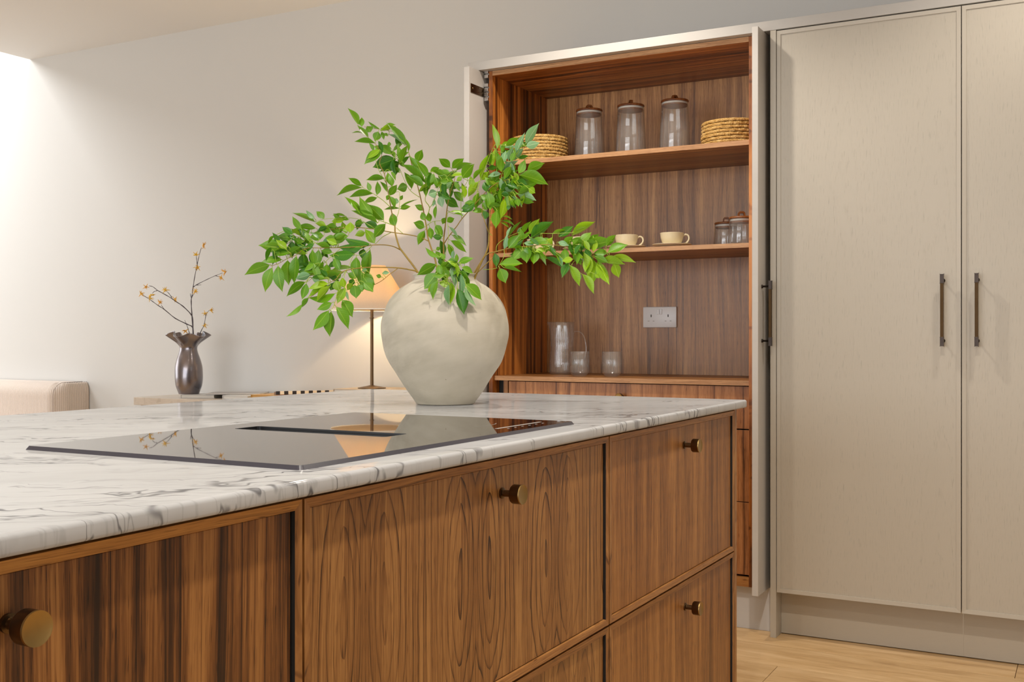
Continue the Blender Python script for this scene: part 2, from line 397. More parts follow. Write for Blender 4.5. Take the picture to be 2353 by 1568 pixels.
# rough plaster urn
g = G('chalky_plaster'); o = g.sep()
sw = g.noise(g.com(g.ma('MULTIPLY', o[0], 6), g.ma('ADD', g.ma('MULTIPLY', o[2], 22), g.ma('MULTIPLY', o[0], -7)), g.ma('MULTIPLY', o[1], 6)), 1.2, 5, 0.6)
bl = g.noise(g.P(), 6.5, 4, 0.6, 0.5)
pits = g.sstep(g.voro(g.P(), 55), 0.10, 0.05)
pm = g.sstep(g.noise(g.P(), 9, 2), 0.5, 0.62)
pit = g.ma('MULTIPLY', pits, pm)
c = g.ramp(g.ma('ADD', g.ma('MULTIPLY', sw, 0.5), g.ma('MULTIPLY', bl, 0.5)), [(0.30, (0.37, 0.325, 0.25)), (0.45, (0.47, 0.425, 0.335)), (0.62, (0.54, 0.49, 0.40))])
g.set(color=g.mix(g.ma('MULTIPLY', pit, 0.8), c, (0.22, 0.16, 0.10)), rough=0.62, spec=0.4)
g.bump(g.ma('SUBTRACT', g.ma('MULTIPLY', sw, 0.5), g.ma('MULTIPLY', pit, 0.7)), 0.35, 0.004); M_URN = g.m

# leaves
def leafmat(name, c0, c1, vein, rough=0.33):
    g = G(name); o = g.sep()
    ax_ = g.ma('ABSOLUTE', o[0])
    mid = g.ma('SUBTRACT', 1.0, g.sstep(ax_, 0.012, 0.035))
    side = g.ma('POWER', g.ma('ABSOLUTE', g.ma('SINE', g.ma('MULTIPLY', g.ma('SUBTRACT', o[1], g.ma('MULTIPLY', ax_, 0.45)), 30.0))), 14.0)
    n = g.noise(g.P(), 3.0, 3)
    inf = g.t.nodes.new('ShaderNodeObjectInfo').outputs['Random']
    cc = g.mix(g.ma('ADD', g.ma('MULTIPLY', n, 0.5), g.ma('MULTIPLY', inf, 0.5)), c0, c1)
    cc = g.mix(g.ma('MAXIMUM', g.ma('MULTIPLY', mid, 0.75), g.ma('MULTIPLY', side, 0.10)), cc, vein)
    g.set(color=cc, rough=rough+0.06, spec=0.4)
    tr = g.t.nodes.new('ShaderNodeBsdfTranslucent'); g.put(tr.inputs[0], g.mix(0.5, cc, (0.30, 0.55, 0.02)))
    mx = g.t.nodes.new('ShaderNodeMixShader'); mx.inputs[0].default_value = 0.14
    g.t.links.new(g.b.outputs[0], mx.inputs[1]); g.t.links.new(tr.outputs[0], mx.inputs[2]); g.t.links.new(mx.outputs[0], g.out.inputs[0])
    g.bump(side, 0.05, 0.03)
    return g.m
LEAFM = [leafmat('leaf_deep_green', (0.016, 0.115, 0.004), (0.045, 0.19, 0.004), (0.15, 0.32, 0.03)),
         leafmat('leaf_mid_green', (0.07, 0.215, 0.003), (0.15, 0.34, 0.004), (0.28, 0.45, 0.04)),
         leafmat('leaf_lime_green', (0.18, 0.37, 0.004), (0.30, 0.47, 0.006), (0.44, 0.62, 0.08)),
         leafmat('leaf_pale_underside', (0.10, 0.27, 0.10), (0.27, 0.44, 0.22), (0.50, 0.65, 0.38), 0.28)]
g = G('branch_bark'); n = g.noise(g.P(), 60, 3); g.set(color=g.mix(n, (0.20, 0.115, 0.012), (0.36, 0.24, 0.03)), rough=0.55); M_BARK = g.m
M_TWIG = plain('green_twig', (0.30, 0.42, 0.03), 0.5)

# ------------------------------------------------------------------ room shell
XL, XR, YB, YR, ZC = -9.0, 2.6, 4.45, -3.6, 2.80
bm = bmesh.new(); add_box(bm, XL-0.1, XR+0.1, YR-0.1, YB+0.1, -0.12, -0.021)
floor = struct(obj('floor', bm, M_SUB), 'oak plank floor in front of the painted cupboards', 'floor')
def wallbox(name, *a, mat=M_WALL):
    bm = bmesh.new(); add_box(bm, *a); return struct(obj(name, bm, mat))
wallbox('wall_back', XL-0.1, XR+0.1, YB, YB+0.12, -0.02, 3.75)
wallbox('wall_right', XR, XR+0.12, YR, YB, -0.02, 2.92)
bm = bmesh.new()
for a in ((XL-0.12, XL, YR, 1.0, -0.02, 3.75), (XL-0.12, XL, 3.6, YB, -0.02, 3.75), (XL-0.12, XL, 1.0, 3.6, -0.02, 0.5), (XL-0.12, XL, 1.0, 3.6, 2.6, 3.75)): add_box(bm, *a)
struct(obj('wall_left', bm, M_WALL))
bm = bmesh.new()
for a in ((XL, -4.7, YR-0.12, YR, -0.02, 3.75), (-0.1, XR, YR-0.12, YR, -0.02, 2.92), (-4.7, -0.1, YR-0.12, YR, 2.5, 3.0)): add_box(bm, *a)
struct(obj('wall_front', bm, M_WALL))
XS = -5.82
bm = bmesh.new()
add_box(bm, XS, XR+0.1, YR-0.1, YB, ZC, ZC+0.12)
struct(obj('ceiling', bm, M_CEIL))
bm = bmesh.new()
for a in ((XL, XS, YR, 2.0, 3.66, 3.78), (XL, XS, 4.2, YB, 3.66, 3.78), (XL, -8.15, 2.0, 4.2, 3.66, 3.78), (-6.35, XS, 2.0, 4.2, 3.66, 3.78), (XS, XS+0.05, YR, YB, ZC+0.12, 3.78)): add_box(bm, *a)
struct(obj('ceiling_raised', bm, M_CEIL))
for nm, a in (('window_1', (XL-0.06, XL-0.02, 1.0, 3.6, 0.5, 2.6)), ('window_2', None), ('window_3', None)):
    bm = bmesh.new()
    if nm == 'window_1':
        for y in (1.02, 2.3, 3.58): add_box(bm, XL-0.1, XL-0.04, y-0.03, y+0.03, 0.5, 2.6)
        for z in (0.53, 2.57): add_box(bm, XL-0.1, XL-0.04, 1.0, 3.6, z-0.03, z+0.03)
    elif nm == 'window_2':
        for x in (-4.67, -3.15, -1.65, -0.13): add_box(bm, x-0.03, x+0.03, YR-0.1, YR-0.04, 0, 2.5)
        for z in (0.03, 2.47): add_box(bm, -4.7, -0.1, YR-0.1, YR-0.04, z-0.03, z+0.03)
    else:
        for x in (-8.13, -6.37): add_box(bm, x-0.03, x+0.03, 2.0, 4.2, 3.70, 3.76)
        for y in (2.02, 3.1, 4.18): add_box(bm, -8.15, -6.35, y-0.03, y+0.03, 3.70, 3.76)
    struct(obj(nm, bm, plain(nm+'_frame_paint', (0.75, 0.75, 0.74), 0.4)))
# planks
J = atZ(2335, 1545, 0).x
PW, PL = 0.235, 2.2
y1 = 3.98; row = 0; offs = [0.0, 0.83, 1.51, 0.42, 1.2, 0.2, 1.75]
pm_ = {}
while y1 > -1.2:
    x = J - 3*PL + offs[row % 7]
    while x < 2.4:
        x0, x1 = max(x, -6.6), min(x+PL, 2.55)
        if x1-x0 > 0.05:
            box('plank', x0+0.0008, x1-0.0008, y1-PW+0.0008, y1-0.0008, -0.0205, 0.0, M_FLOOR, floor, bevel=0.0008)
        x += PL
    y1 -= PW; row += 1
bm = bmesh.new()
add_box(bm, XL, XR, 3.981, YB, -0.0205, -0.0005); add_box(bm, XL, -6.6, YR, 3.98, -0.0205, -0.0005); add_box(bm, -6.6, XR, YR, y1, -0.0205, -0.0005)
obj('oak_surround', bm, M_FLOOR, floor)
bm = bmesh.new()
add_box(bm, -4.98, -4.46, YB-0.018, YB, 0, 0.12)
struct(obj('baseboard_back', bm, plain('skirting_paint', (0.72, 0.70, 0.66), 0.5)))

# downlight trims
for i, (x, y) in enumerate(SPOTS):
    bm = bmesh.new(); add_lathe(bm, [(0.048, 0), (0.050, -0.004), (0.044, -0.006), (0.040, -0.002), (0.038, 0.0)], (x, y, ZC), 32)
    tag(obj('ceiling_downlight', bm, M_SOCKET, smooth=True), ['white recessed downlight over the near end of the island drawers', 'white recessed downlight over the far island drawers', 'white recessed downlight in front of the tall painted cupboards', 'white recessed downlight in front of the open walnut dresser', 'white recessed downlight over the middle of the marble worktop'][i], 'downlight', 'recessed ceiling downlights')

# ------------------------------------------------------------------ knobs and handles
def knob_mesh():
    bm = bmesh.new()
    add_lathe(bm, [(0, 0), (0.0085, 0), (0.0085, 0.003), (0.0052, 0.004), (0.0052, 0.018), (0.0085, 0.0185)], n=32, mi=1, axis='X')
    add_lathe(bm, [(0.0085, 0.0185), (0.0138, 0.020), (0.0150, 0.022), (0.0150, 0.0345), (0.0153, 0.036)], n=40, mi=1, axis='X')
    add_lathe(bm, [(0.0153, 0.036), (0.0150, 0.0378), (0.0138, 0.0376), (0.0120, 0.0370), (0, 0.0368)], n=40, mi=0, axis='X')
    me = bpy.data.meshes.new('knob'); bmesh.ops.recalc_face_normals(bm, faces=bm.faces); bm.to_mesh(me); bm.free()
    me.materials.append(M_BRASS); me.materials.append(M_BRASSD)
    me.set_sharp_from_angle(angle=math.radians(40))
    return me
KNOB = knob_mesh()
def place_knob(parent, loc, rz=0):
    o = link('knob', KNOB, None, parent); o.location = loc; o.rotation_euler = (0, 0, rz); return o

# ------------------------------------------------------------------ island
ZW = 0.917; XF = -0.800; RC = 0.0055; FW = 0.0115
islg = 'walnut drawer units under the marble worktop'
def drawer(parent, y0, y1, z0, z1, mat, railmat, knob_y, knob_z, with_knob=True):
    d = box('drawer', XF-0.020, XF-RC, y0+FW+0.003, y1-FW-0.0030, z0+FW+0.0012, z1-FW-0.0012, mat, parent, 0.0006)
    def rail(a, b, c, dd, m, horiz):
        # mitred frame bar: outer edge a-b, inner edge c-dd in the (y, z) plane; inner lip slopes a little
        bm = bmesh.new()
        vs = []
        for (yy, zz), x in ((a, XF-0.020), (b, XF-0.020), (b, XF), (a, XF)):
            vs.append(bm.verts.new((x, yy, zz)))
        lip = []
        for (yy, zz), x in ((c, XF-0.020), (dd, XF-0.020), (dd, XF-0.0012), (c, XF-0.0012)):
            lip.append(bm.verts.new((x, yy, zz)))
        for q in ((0, 1, 2, 3),): bm.faces.new([vs[i] for i in q])
        fl = bm.faces.new([lip[i] for i in (0, 3, 2, 1)]); fl.material_index = 0 if horiz else 1  # stile lips coloured black to paint in the shade of the reveal
        bm.faces.new((vs[3], vs[2], lip[2], lip[3])); bm.faces.new((vs[0], lip[0], lip[1], vs[1]))
        bm.faces.new((vs[0], vs[3], lip[3], lip[0])); bm.faces.new((vs[1], lip[1], lip[2], vs[2]))
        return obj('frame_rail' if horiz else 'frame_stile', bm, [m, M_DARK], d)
    A, B, Cc, D = (y0, z1), (y1, z1), (y1, z0), (y0, z0)
    a, b, c, e = (y0+FW, z1-FW), (y1-FW, z1-FW), (y1-FW, z0+FW), (y0+FW, z0+FW)
    rail(A, B, a, b, railmat, True); rail(Cc, D, c, e, M_WR, True)
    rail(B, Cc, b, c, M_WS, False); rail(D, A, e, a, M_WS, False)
    if with_knob: place_knob(d, (XF-RC, knob_y, knob_z))
    return d
units = [(-0.62, 0.196, -0.21, M_W2, M_W2, M_WR, 'walnut drawer unit nearest the camera end of the island, below the near worktop end'),
         (0.200, 0.9700, 0.594, M_W0, M_W0, M_WR_LIT, 'strongly striped walnut drawer unit with lit-toned top rail, at the left bottom of the photo'),
         (0.9740, 1.8530, 1.450, M_W1, M_W1L, M_WR, 'wide walnut drawer unit with oval crown-cut grain in the middle of the island'),
         (1.8575, 2.6445, 2.285, M_W2, M_W2, M_WR, 'straight-grained walnut drawer unit at the far end of the island')]
for i, (y0, y1, ky, mu, ml, mr, lab) in enumerate(units):
    t = thing('drawer_cabinet', lab, 'cabinet', (XF-0.5, (y0+y1)/2, 0), islg)
    box('carcass', XF-0.021, -1.90, y0+0.004 if i == 0 else y0-0.0018, y1+0.0018, 0.10, 0.8965, M_DARK, t, 0)
    box('plinth', XF-0.07, -1.86, y0, y1, 0.0, 0.10, M_WR, t, 0)
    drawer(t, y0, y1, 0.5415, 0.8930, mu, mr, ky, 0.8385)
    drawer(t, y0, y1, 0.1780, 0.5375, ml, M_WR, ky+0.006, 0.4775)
    if i == 3: box('end_panel', XF, -1.93, 2.6470, 2.6665, 0.0, 0.8960, M_WS, t, 0.0008)
# worktop
bm = bmesh.new()
X0, X1, Y0, Y1 = -1.985, -0.789, -0.66, 2.722
add_box(bm, X0, X1, Y0, Y1, ZW-0.020, ZW, 0)
es = [e for e in bm.edges if abs(e.verts[0].co.z-e.verts[1].co.z) > 0.01]
bmesh.ops.bevel(bm, geom=es, offset=0.006, segments=3, affect='EDGES', profile=0.5)
es = [e for e in bm.edges if abs(e.verts[0].co.z-ZW) < 1e-5 and abs(e.verts[1].co.z-ZW) < 1e-5 and len(e.link_faces) == 2 and any(abs(f.normal.z) < 0.5 for f in e.link_faces)]
bmesh.ops.bevel(bm, geom=es, offset=0.0055, segments=4, affect='EDGES', profile=0.5)
es = [e for e in bm.edges if abs(e.verts[0].co.z-ZW+0.02) < 1e-5 and abs(e.verts[1].co.z-ZW+0.02) < 1e-5 and len(e.link_faces) == 2 and any(abs(f.normal.z) < 0.5 for f in e.link_faces)]
bmesh.ops.bevel(bm, geom=es, offset=0.004, segments=3, affect='EDGES', profile=0.5)
wt = obj('marble_worktop', bm, M_MARBLE, smooth=True, angle=35)
tag(wt, 'white marble worktop with grey veins and rounded edge on the walnut island', 'worktop')

# hob
hx0, hx1, hy0, hy1 = -1.358, -0.849, 1.026, 1.812
hb = thing('induction_hob', 'black glass hob with central extractor slot lying on the marble worktop', 'hob', ((hx0+hx1)/2, (hy0+hy1)/2, ZW))
def rrect(x0, x1, y0, y1, r, n=5):
    pts = []
    for cx, cy, a0 in ((x1-r, y1-r, 0), (x0+r, y1-r, 90), (x0+r, y0+r, 180), (x1-r, y0+r, 270)):
        for k in range(n+1):
            a = math.radians(a0+90*k/n); pts.append((cx+r*math.cos(a), cy+r*math.sin(a)))
    return pts
def plate(name, outer_lo, outer_hi, z0, z1, mats, parent, hole=None):
    bm = bmesh.new()
    lo = [bm.verts.new((x, y, z0)) for x, y in outer_lo]; hi = [bm.verts.new((x, y, z1)) for x, y in outer_hi]
    n = len(lo)
    for i in range(n):
        f = bm.faces.new((lo[i], lo[(i+1) % n], hi[(i+1) % n], hi[i])); f.material_index = 1
    if hole:
        hh = [bm.verts.new((x, y, z1)) for x, y in hole]; hl = [bm.verts.new((x, y, z0)) for x, y in hole]
        for i in range(n):
            f = bm.faces.new((hi[i], hi[(i+1) % n], hh[(i+1) % n], hh[i])); f.material_index = 0
            f = bm.faces.new((hh[i], hh[(i+1) % n], hl[(i+1) % n], hl[i])); f.material_index = 2
            f = bm.faces.new((hl[i], hl[(i+1) % n], lo[(i+1) % n], lo[i])); f.material_index = 0
    else:
        bm.faces.new(hi); bm.faces.new(lo[::-1])
    return obj(name, bm, mats, parent)
sx0, sx1, sy0, sy1 = -1.292, -0.977, 1.385, 1.448
plate('glass_panel', rrect(hx0, hx1, hy0, hy1, 0.008), rrect(hx0+0.004, hx1-0.004, hy0+0.004, hy1-0.004, 0.006), ZW, ZW+0.0055, [M_HOB, M_HOBEDGE, M_VENT], hb, rrect(sx0, sx1, sy0, sy1, 0.006))
plate('vent_cover', rrect(sx0+0.007, sx1-0.007, sy0+0.007, sy1-0.007, 0.004), rrect(sx0+0.009, sx1-0.009, sy0+0.009, sy1-0.009, 0.003), ZW+0.0006, ZW+0.0014, [M_HOB, M_VENT], hb)
plate('vent_well', rrect(sx0+0.0005, sx1-0.0005, sy0+0.0005, sy1-0.0005, 0.005), rrect(sx0+0.0005, sx1-0.0005, sy0+0.0005, sy1-0.0005, 0.005), ZW+0.0001, ZW+0.0005, [M_VENT, M_VENT], hb)
bm = bmesh.new()
for r in (0.098, 0.0955):
    pass
def ring_flat(bm, cx, cy, r0, r1, z, n=64):
    A = [bm.verts.new((cx+r0*math.cos(2*PI*i/n), cy+r0*math.sin(2*PI*i/n), z)) for i in range(n)]
    B = [bm.verts.new((cx+r1*math.cos(2*PI*i/n), cy+r1*math.sin(2*PI*i/n), z)) for i in range(n)]
    for i in range(n): bm.faces.new((A[i], A[(i+1) % n], B[(i+1) % n], B[i]))
for k in range(12):   # quarter arc marking the far cooking zone
    a0, a1 = math.radians(-30+k*5), math.radians(-30+k*5+5)
    P_ = [(-1.02+r_*math.cos(a_), 1.66+r_*math.sin(a_), ZW+0.0057) for r_, a_ in ((0.075, a0), (0.0765, a0), (0.0765, a1), (0.075, a1))]
    bm.faces.new([bm.verts.new(q) for q in P_])
add_box(bm, -0.902, -0.8955, 1.60, 1.765, ZW+0.0055, ZW+0.0057)
for k in range(6): add_box(bm, -0.884, -0.881, 1.61+k*0.026, 1.616+k*0.026, ZW+0.0055, ZW+0.0057)
obj('printed_marks', bm, M_PRINT, hb)['kind'] = 'stuff'

# ------------------------------------------------------------------ painted and walnut wall units
YF, YC, YBK = 3.835, 3.870, 4.372
# cornice strip
co = box('cornice_strip', -2.289, 0.80, YF, YB-0.001, 2.1775, 2.2130, M_HEAD, None, 0.001)
tag(co, 'painted cornice strip, daylight in its colour, running along the top of all the wall cupboards', 'cornice')
t = thing('dresser', 'open walnut lined dresser with two shelves and pocket doors, full of jars and cups', 'dresser', (-1.66, 4.1, 0))
LX0, LX1, RX0, RX1 = -2.2090, -2.1920, -1.1160, -1.0985
box('side_panel', LX0, LX1, YC, YBK, 0.163, 2.1765, M_WSIDE, t, 0.0005)
box('side_panel', RX0, RX1, YC, YBK, 0.163, 2.1765, M_WSIDE, t, 0.0005)
box('back_panel', LX0, RX1, YBK+0.0003, YBK+0.012, 0.163, 2.1765, M_WBACK, t, 0)
box('top_board', LX1+0.0002, RX0-0.0002, YC, YBK, 2.1575, 2.1762, [M_WTOP], t, 0.0005)
box('top_edging', LX1+0.0002, RX0-0.0002, YC-0.0012, YC-0.0001, 2.1575, 2.1762, M_WEDGE, t, 0)
box('bottom_board', LX1+0.0002, RX0-0.0002, YC, YBK, 0.163, 0.1925, M_WSHELF, t, 0.0005)
YS = YC+0.030
for z0, z1 in ((1.7865, 1.8045), (1.4080, 1.4250)):
    s = box('shelf', LX1+0.0004, RX0-0.0004, YS, YBK, z0, z1, M_WSHELF, t, 0.0006)
    box('shelf_edging', LX1+0.0004, RX0-0.0004, YS-0.0012, YS-0.0001, z0, z1, M_WEDGE, s, 0)
s = box('counter_board', LX1+0.0004, RX0-0.0004, YS-0.012, YBK, 0.8985, 0.9170, M_WSHELF, t, 0.0006)
box('counter_edging', LX1+0.0004, RX0-0.0004, YS-0.0135, YS-0.0121, 0.8985, 0.9170, M_WEDGE, s, 0)
box('filler_strip', -2.158, -2.137, YS+0.002, YS+0.02, 0.194, 0.897, M_WS, t, 0)
box('drawer_box', -2.190, RX0-0.002, YS+0.024, YBK-0.002, 0.194, 0.897, M_DARK, t, 0)
for z0, z1, kz in ((0.7385, 0.8950, 0.8880), (0.4695, 0.7335, 0.70), (0.2000, 0.4665, 0.43)):
    d = box('drawer', -2.132, -1.1195, YS, YS+0.019, z0, z1, M_WDRAW, t, 0.0006)
    if kz > 0.8: place_knob(d, (-1.628, YS, 0.8440), -PI/2)
    else: place_knob(d, (-1.628, YS, z1-0.045), -PI/2)
box('end_panel', -2.289, -2.279, YF+0.001, YB-0.002, 0.0, 2.1765, M_PDOOR, t, 0.0005)
box('plinth', -2.2785, -1.0285, 3.912, 3.930, 0.0, 0.1600, M_PLINTH_DAY, t, 0.0005)
def bar_handle(parent, face, y0, z0, z1, dirv, widthv):
    """slim bar with two posts; face: point on door, dirv: outwards, widthv: across"""
    bm = bmesh.new()
    dv = Vector(dirv); wv_ = Vector(widthv)
    c = Vector(face)
    def bar(za, zb, hw, ht, mi):
        o0 = c + dv*0.031
        pts = []
        b = bmesh.new(); bmesh.ops.create_cube(b, size=1)
        for v in b.verts:
            v.co = Vector((0, 0, 0)) + o0 + wv_*v.co.x*2*hw + dv*v.co.y*2*ht + Vector((0, 0, (za+zb)/2-o0.z + v.co.z*(zb-za)))
        bmesh.ops.bevel(b, geom=b.edges[:], offset=0.0009, segments=2, affect='EDGES')
        for f in b.faces: f.material_index = mi
        me = bpy.data.meshes.new('t'); b.to_mesh(me); b.free(); bm.from_mesh(me); bpy.data.meshes.remove(me)
    bar(z0, z0+0.030, 0.0058, 0.0058, 0); bar(z1-0.030, z1, 0.0058, 0.0058, 0); bar(z0+0.0302, z1-0.0302, 0.0052, 0.0052, 1)
    for z in (z0+0.018, z1-0.020):
        p = Vector((c.x, c.y, z))
        add_tube(bm, [p, p+dv*0.004, p+dv*0.0041, p+dv*0.028], [0.007, 0.006, 0.0036, 0.0036], 16, 0)
    return obj('handle', bm, [M_BRONZE, M_BRONZEK], parent)
# pocket doors, pulled part way out
PD = [(-2.260, -2.2352, 'left'), (-1.0710, -1.0490, 'right')]
for x0, x1, side in PD:
    d = box('pocket_door', x0, x1, 3.753, 4.36, 0.1610, 2.1755, M_PDOOR, t, 0.0012)
    if side == 'left':
        hy = 3.765
        z = atX(1090, 205, x1).z
        bm = bmesh.new(); add_box(bm, x1+0.0001, x1+0.0030, atX(1081, 203, x1).y, 3.868, z-0.018, z+0.018, 0.0006)
        obj('guide_plate', bm, M_BRASSD, d)
        bm = bmesh.new(); add_lathe(bm, [(0, 0.003), (0.004, 0.003), (0.0035, 0.005), (0, 0.0053)], (x1, 3.777, z), 16, 0, 'X'); obj('screw', bm, M_BRASS, d)
        for zc, hh in ((z, 0.036), (z+0.088, 0.030)):
            bm = bmesh.new()
            for k in range(4 if hh > 0.031 else 3): add_box(bm, x1+0.008, LX0-0.001, 3.862, 3.874, zc-hh+k*0.019, zc-hh+k*0.019+0.014, 0.001)
            add_box(bm, x1+0.006, LX0-0.001, 3.874, 3.95, zc-hh, zc+hh-0.004, 0.001)
            obj('hinge', bm, M_STEEL, d)
    else:
        bar_handle(d, (x1, 3.800, 1), 0, 1.046, 1.278, (1, 0, 0), (0, 1, 0))
        for yy in (3.765,):
            pass
# tall cupboards
box_ = box('tall_side_panel', -1.0280, -1.0070, YF, YB-0.002, 0.0, 2.1765, M_STILE, None, 0.0008)
tag(box_, 'slim painted upright panel standing to the floor between dresser and first cupboard', 'panel')
tl = ['tall putty painted cupboard with faint oak grain, next to the open dresser', 'tall putty painted cupboard at the right edge of the photo']
ZD0, ZD1 = 0.1645, 2.1725
HZ0, HZ1 = atY(2164, 796, 3.804).z, atY(2164, 630, 3.804).z
for i, (x0, x1, hpx) in enumerate(((-1.0045, -0.3935, 2169.0), (-0.3905, 0.2205, 2248.5))):
    t = thing('tall_cupboard', tl[i], 'cupboard', ((x0+x1)/2, 4.14, 0), 'tall painted cupboards')
    box('carcass', x0-0.001 if i == 0 else x0+0.001, x1-0.001 if i == 0 else x1, YF+0.0225, YB-0.003, 0.162, 2.1765, M_STILE, t, 0)
    box('plinth', x0-0.002 if i == 0 else x0-0.0015, x1+0.0015, 3.905, 3.923, 0.003, 0.1615, M_PLINTH, t, 0.0004)
    d = box('door', x0+0.002, x1-0.002, YF+0.0045, YF+0.0205, ZD0+0.002, ZD1-0.002, M_DOOR, t, 0)
    fw = 0.0135
    def bar2(nm, pts, m):
        bm = bmesh.new()
        (a, b, c, e) = pts      # outer a,b ; inner b',a'
        f = [bm.verts.new((p[0], YF, p[1])) for p in (a, b)]; g_ = [bm.verts.new((p[0], YF+0.0012, p[1])) for p in (c, e)]
        F2 = [bm.verts.new((p[0], YF+0.0205, p[1])) for p in (a, b)]; G2 = [bm.verts.new((p[0], YF+0.0205, p[1])) for p in (c, e)]
        bm.faces.new((f[0], f[1], g_[0], g_[1])); bm.faces.new((F2[0], G2[1], G2[0], F2[1]))
        bm.faces.new((f[0], F2[0], F2[1], f[1])); bm.faces.new((g_[0], G2[0], G2[1], g_[1]))
        bm.faces.new((f[0], g_[1], G2[1], F2[0])); bm.faces.new((f[1], F2[1], G2[0], g_[0]))
        return obj(nm, bm, m, d)
    bar2('frame_rail', ((x0, ZD1), (x1, ZD1), (x1-fw, ZD1-fw), (x0+fw, ZD1-fw)), M_RAIL)
    bar2('frame_rail', ((x1, ZD0), (x0, ZD0), (x0+fw, ZD0+fw), (x1-fw, ZD0+fw)), M_RAIL)
    bar2('frame_stile', ((x1, ZD1), (x1, ZD0), (x1-fw, ZD0+fw), (x1-fw, ZD1-fw)), M_STILE)
    bar2('frame_stile', ((x0, ZD0), (x0, ZD1), (x0+fw, ZD1-fw), (x0+fw, ZD0+fw)), M_STILE)
    hx = atY(hpx-4.5, 713, YF-0.026).x
    bar_handle(d, (hx, YF+0.0045, 1), 0, HZ0, HZ1, (0, -1, 0), (1, 0, 0))
bx = box('tall_end_panel', 0.2222, 0.2430, YF, YB-0.002, 0.0, 2.1765, M_STILE, None, 0.0008)
tag(bx, 'painted end panel closing the cupboard run beyond the right edge', 'panel')

# ------------------------------------------------------------------ things in the dresser
# straw place mats, a coil of rope each
def mat_mesh(seed, R=0.118, h=0.0132):
    rnd = random.Random(seed); bm = bmesh.new()
    prof = [(0, 0.001)]
    n = 9; 
    for k in range(n):
        r0 = R*(k+0.5)/n
        if k > n-3: prof += [(r0-0.004, 0.0012), (r0, 0.0), (r0+0.004, 0.0012)]
    prof += [(R-0.003, 0.001), (R, h*0.28), (R+0.0008, h*0.5), (R, h*0.75), (R-0.004, h-0.0006)]
    for k in range(n-1, -1, -1):
        r0 = R*(k+0.2)/n; prof += [(r0, h-0.0002), (max(r0-0.005, 0.001), h-0.0012)]
    prof += [(0, h-0.001)]
    ph = [rnd.random()*6 for _ in range(4)]
    def fn(r, z, a):
        if r < R*0.9: return r, z
        return r + 0.0011*math.sin(23*a+ph[0]) + 0.0009*math.sin(57*a+ph[1]+z*300)+0.0006*math.sin(91*a+ph[2]), z + 0.0007*math.sin(11*a+ph[3])*(1 if 0.1 < z/h < 0.9 else 0)
    add_lathe(bm, prof, n=160, fn=fn)
    me = bpy.data.meshes.new('place_mat'); bmesh.ops.recalc_face_normals(bm, faces=bm.faces); bm.to_mesh(me); bm.free()
    me.materials.append(M_STRAW); return me
MATS = [mat_mesh(i) for i in range(3)]
ordn = ['bottom', 'second from bottom', 'third from bottom', 'fourth from bottom', 'fifth from bottom', 'sixth from bottom', 'second from top', 'topmost']
cl = atY(1240, 400, 4.035); cr = atY(1682.5, 400, 4.10)
for nm, c, side in (('l', cl, 'stack behind the green leaves'), ('r', cr, 'stack beside the pocket door')):
    for k in range(8):
        me = MATS[(k*2) % 3]
        o = bpy.data.objects.new('place_mat', me); C.objects.link(o)
        o.location = (c.x+random.uniform(-0.002, 0.002), c.y+random.uniform(-0.002, 0.002), 1.8047+k*0.0134)
        o.rotation_euler = (0, 0, random.uniform(0, 6.28))
        tag(o, 'woven straw place mat, %s of the %s' % (ordn[k], side), 'place mat', 'straw place mats on the upper shelf')

def lid_handle(bm, z, w, h, t, mi=0):
    # wooden loop: tapered arch standing on the lid
    pts = []
    prof = [(-w/2, 0), (-w/2+0.002, h*0.7), (-w/4, h), (w/4, h), (w/2-0.002, h*0.7), (w/2, 0)]
    inn = [(-w/2+0.006, 0), (-w/2+0.0075, h*0.5), (-w/5, h-0.0075), (w/5, h-0.0075), (w/2-0.0075, h*0.5), (w/2-0.006, 0)]
    rows = []
    for s in (-t/2, t/2):
        rows.append([[bm.verts.new((x, s, z+zz)) for x, zz in prof], [bm.verts.new((x, s, z+zz)) for x, zz in inn]])
    for i in range(5):
        for s in (0, 1):
            f = bm.faces.new((rows[s][0][i], rows[s][0][i+1], rows[s][1][i+1], rows[s][1][i])); f.material_index = mi
        for q in (0, 1):
            f = bm.faces.new((rows[0][q][i], rows[0][q][i+1], rows[1][q][i+1], rows[1][q][i])); f.material_index = mi
    for i in (0, 5):
        f = bm.faces.new((rows[0][0][i], rows[0][1][i], rows[1][1][i], rows[1][0][i])); f.material_index = mi
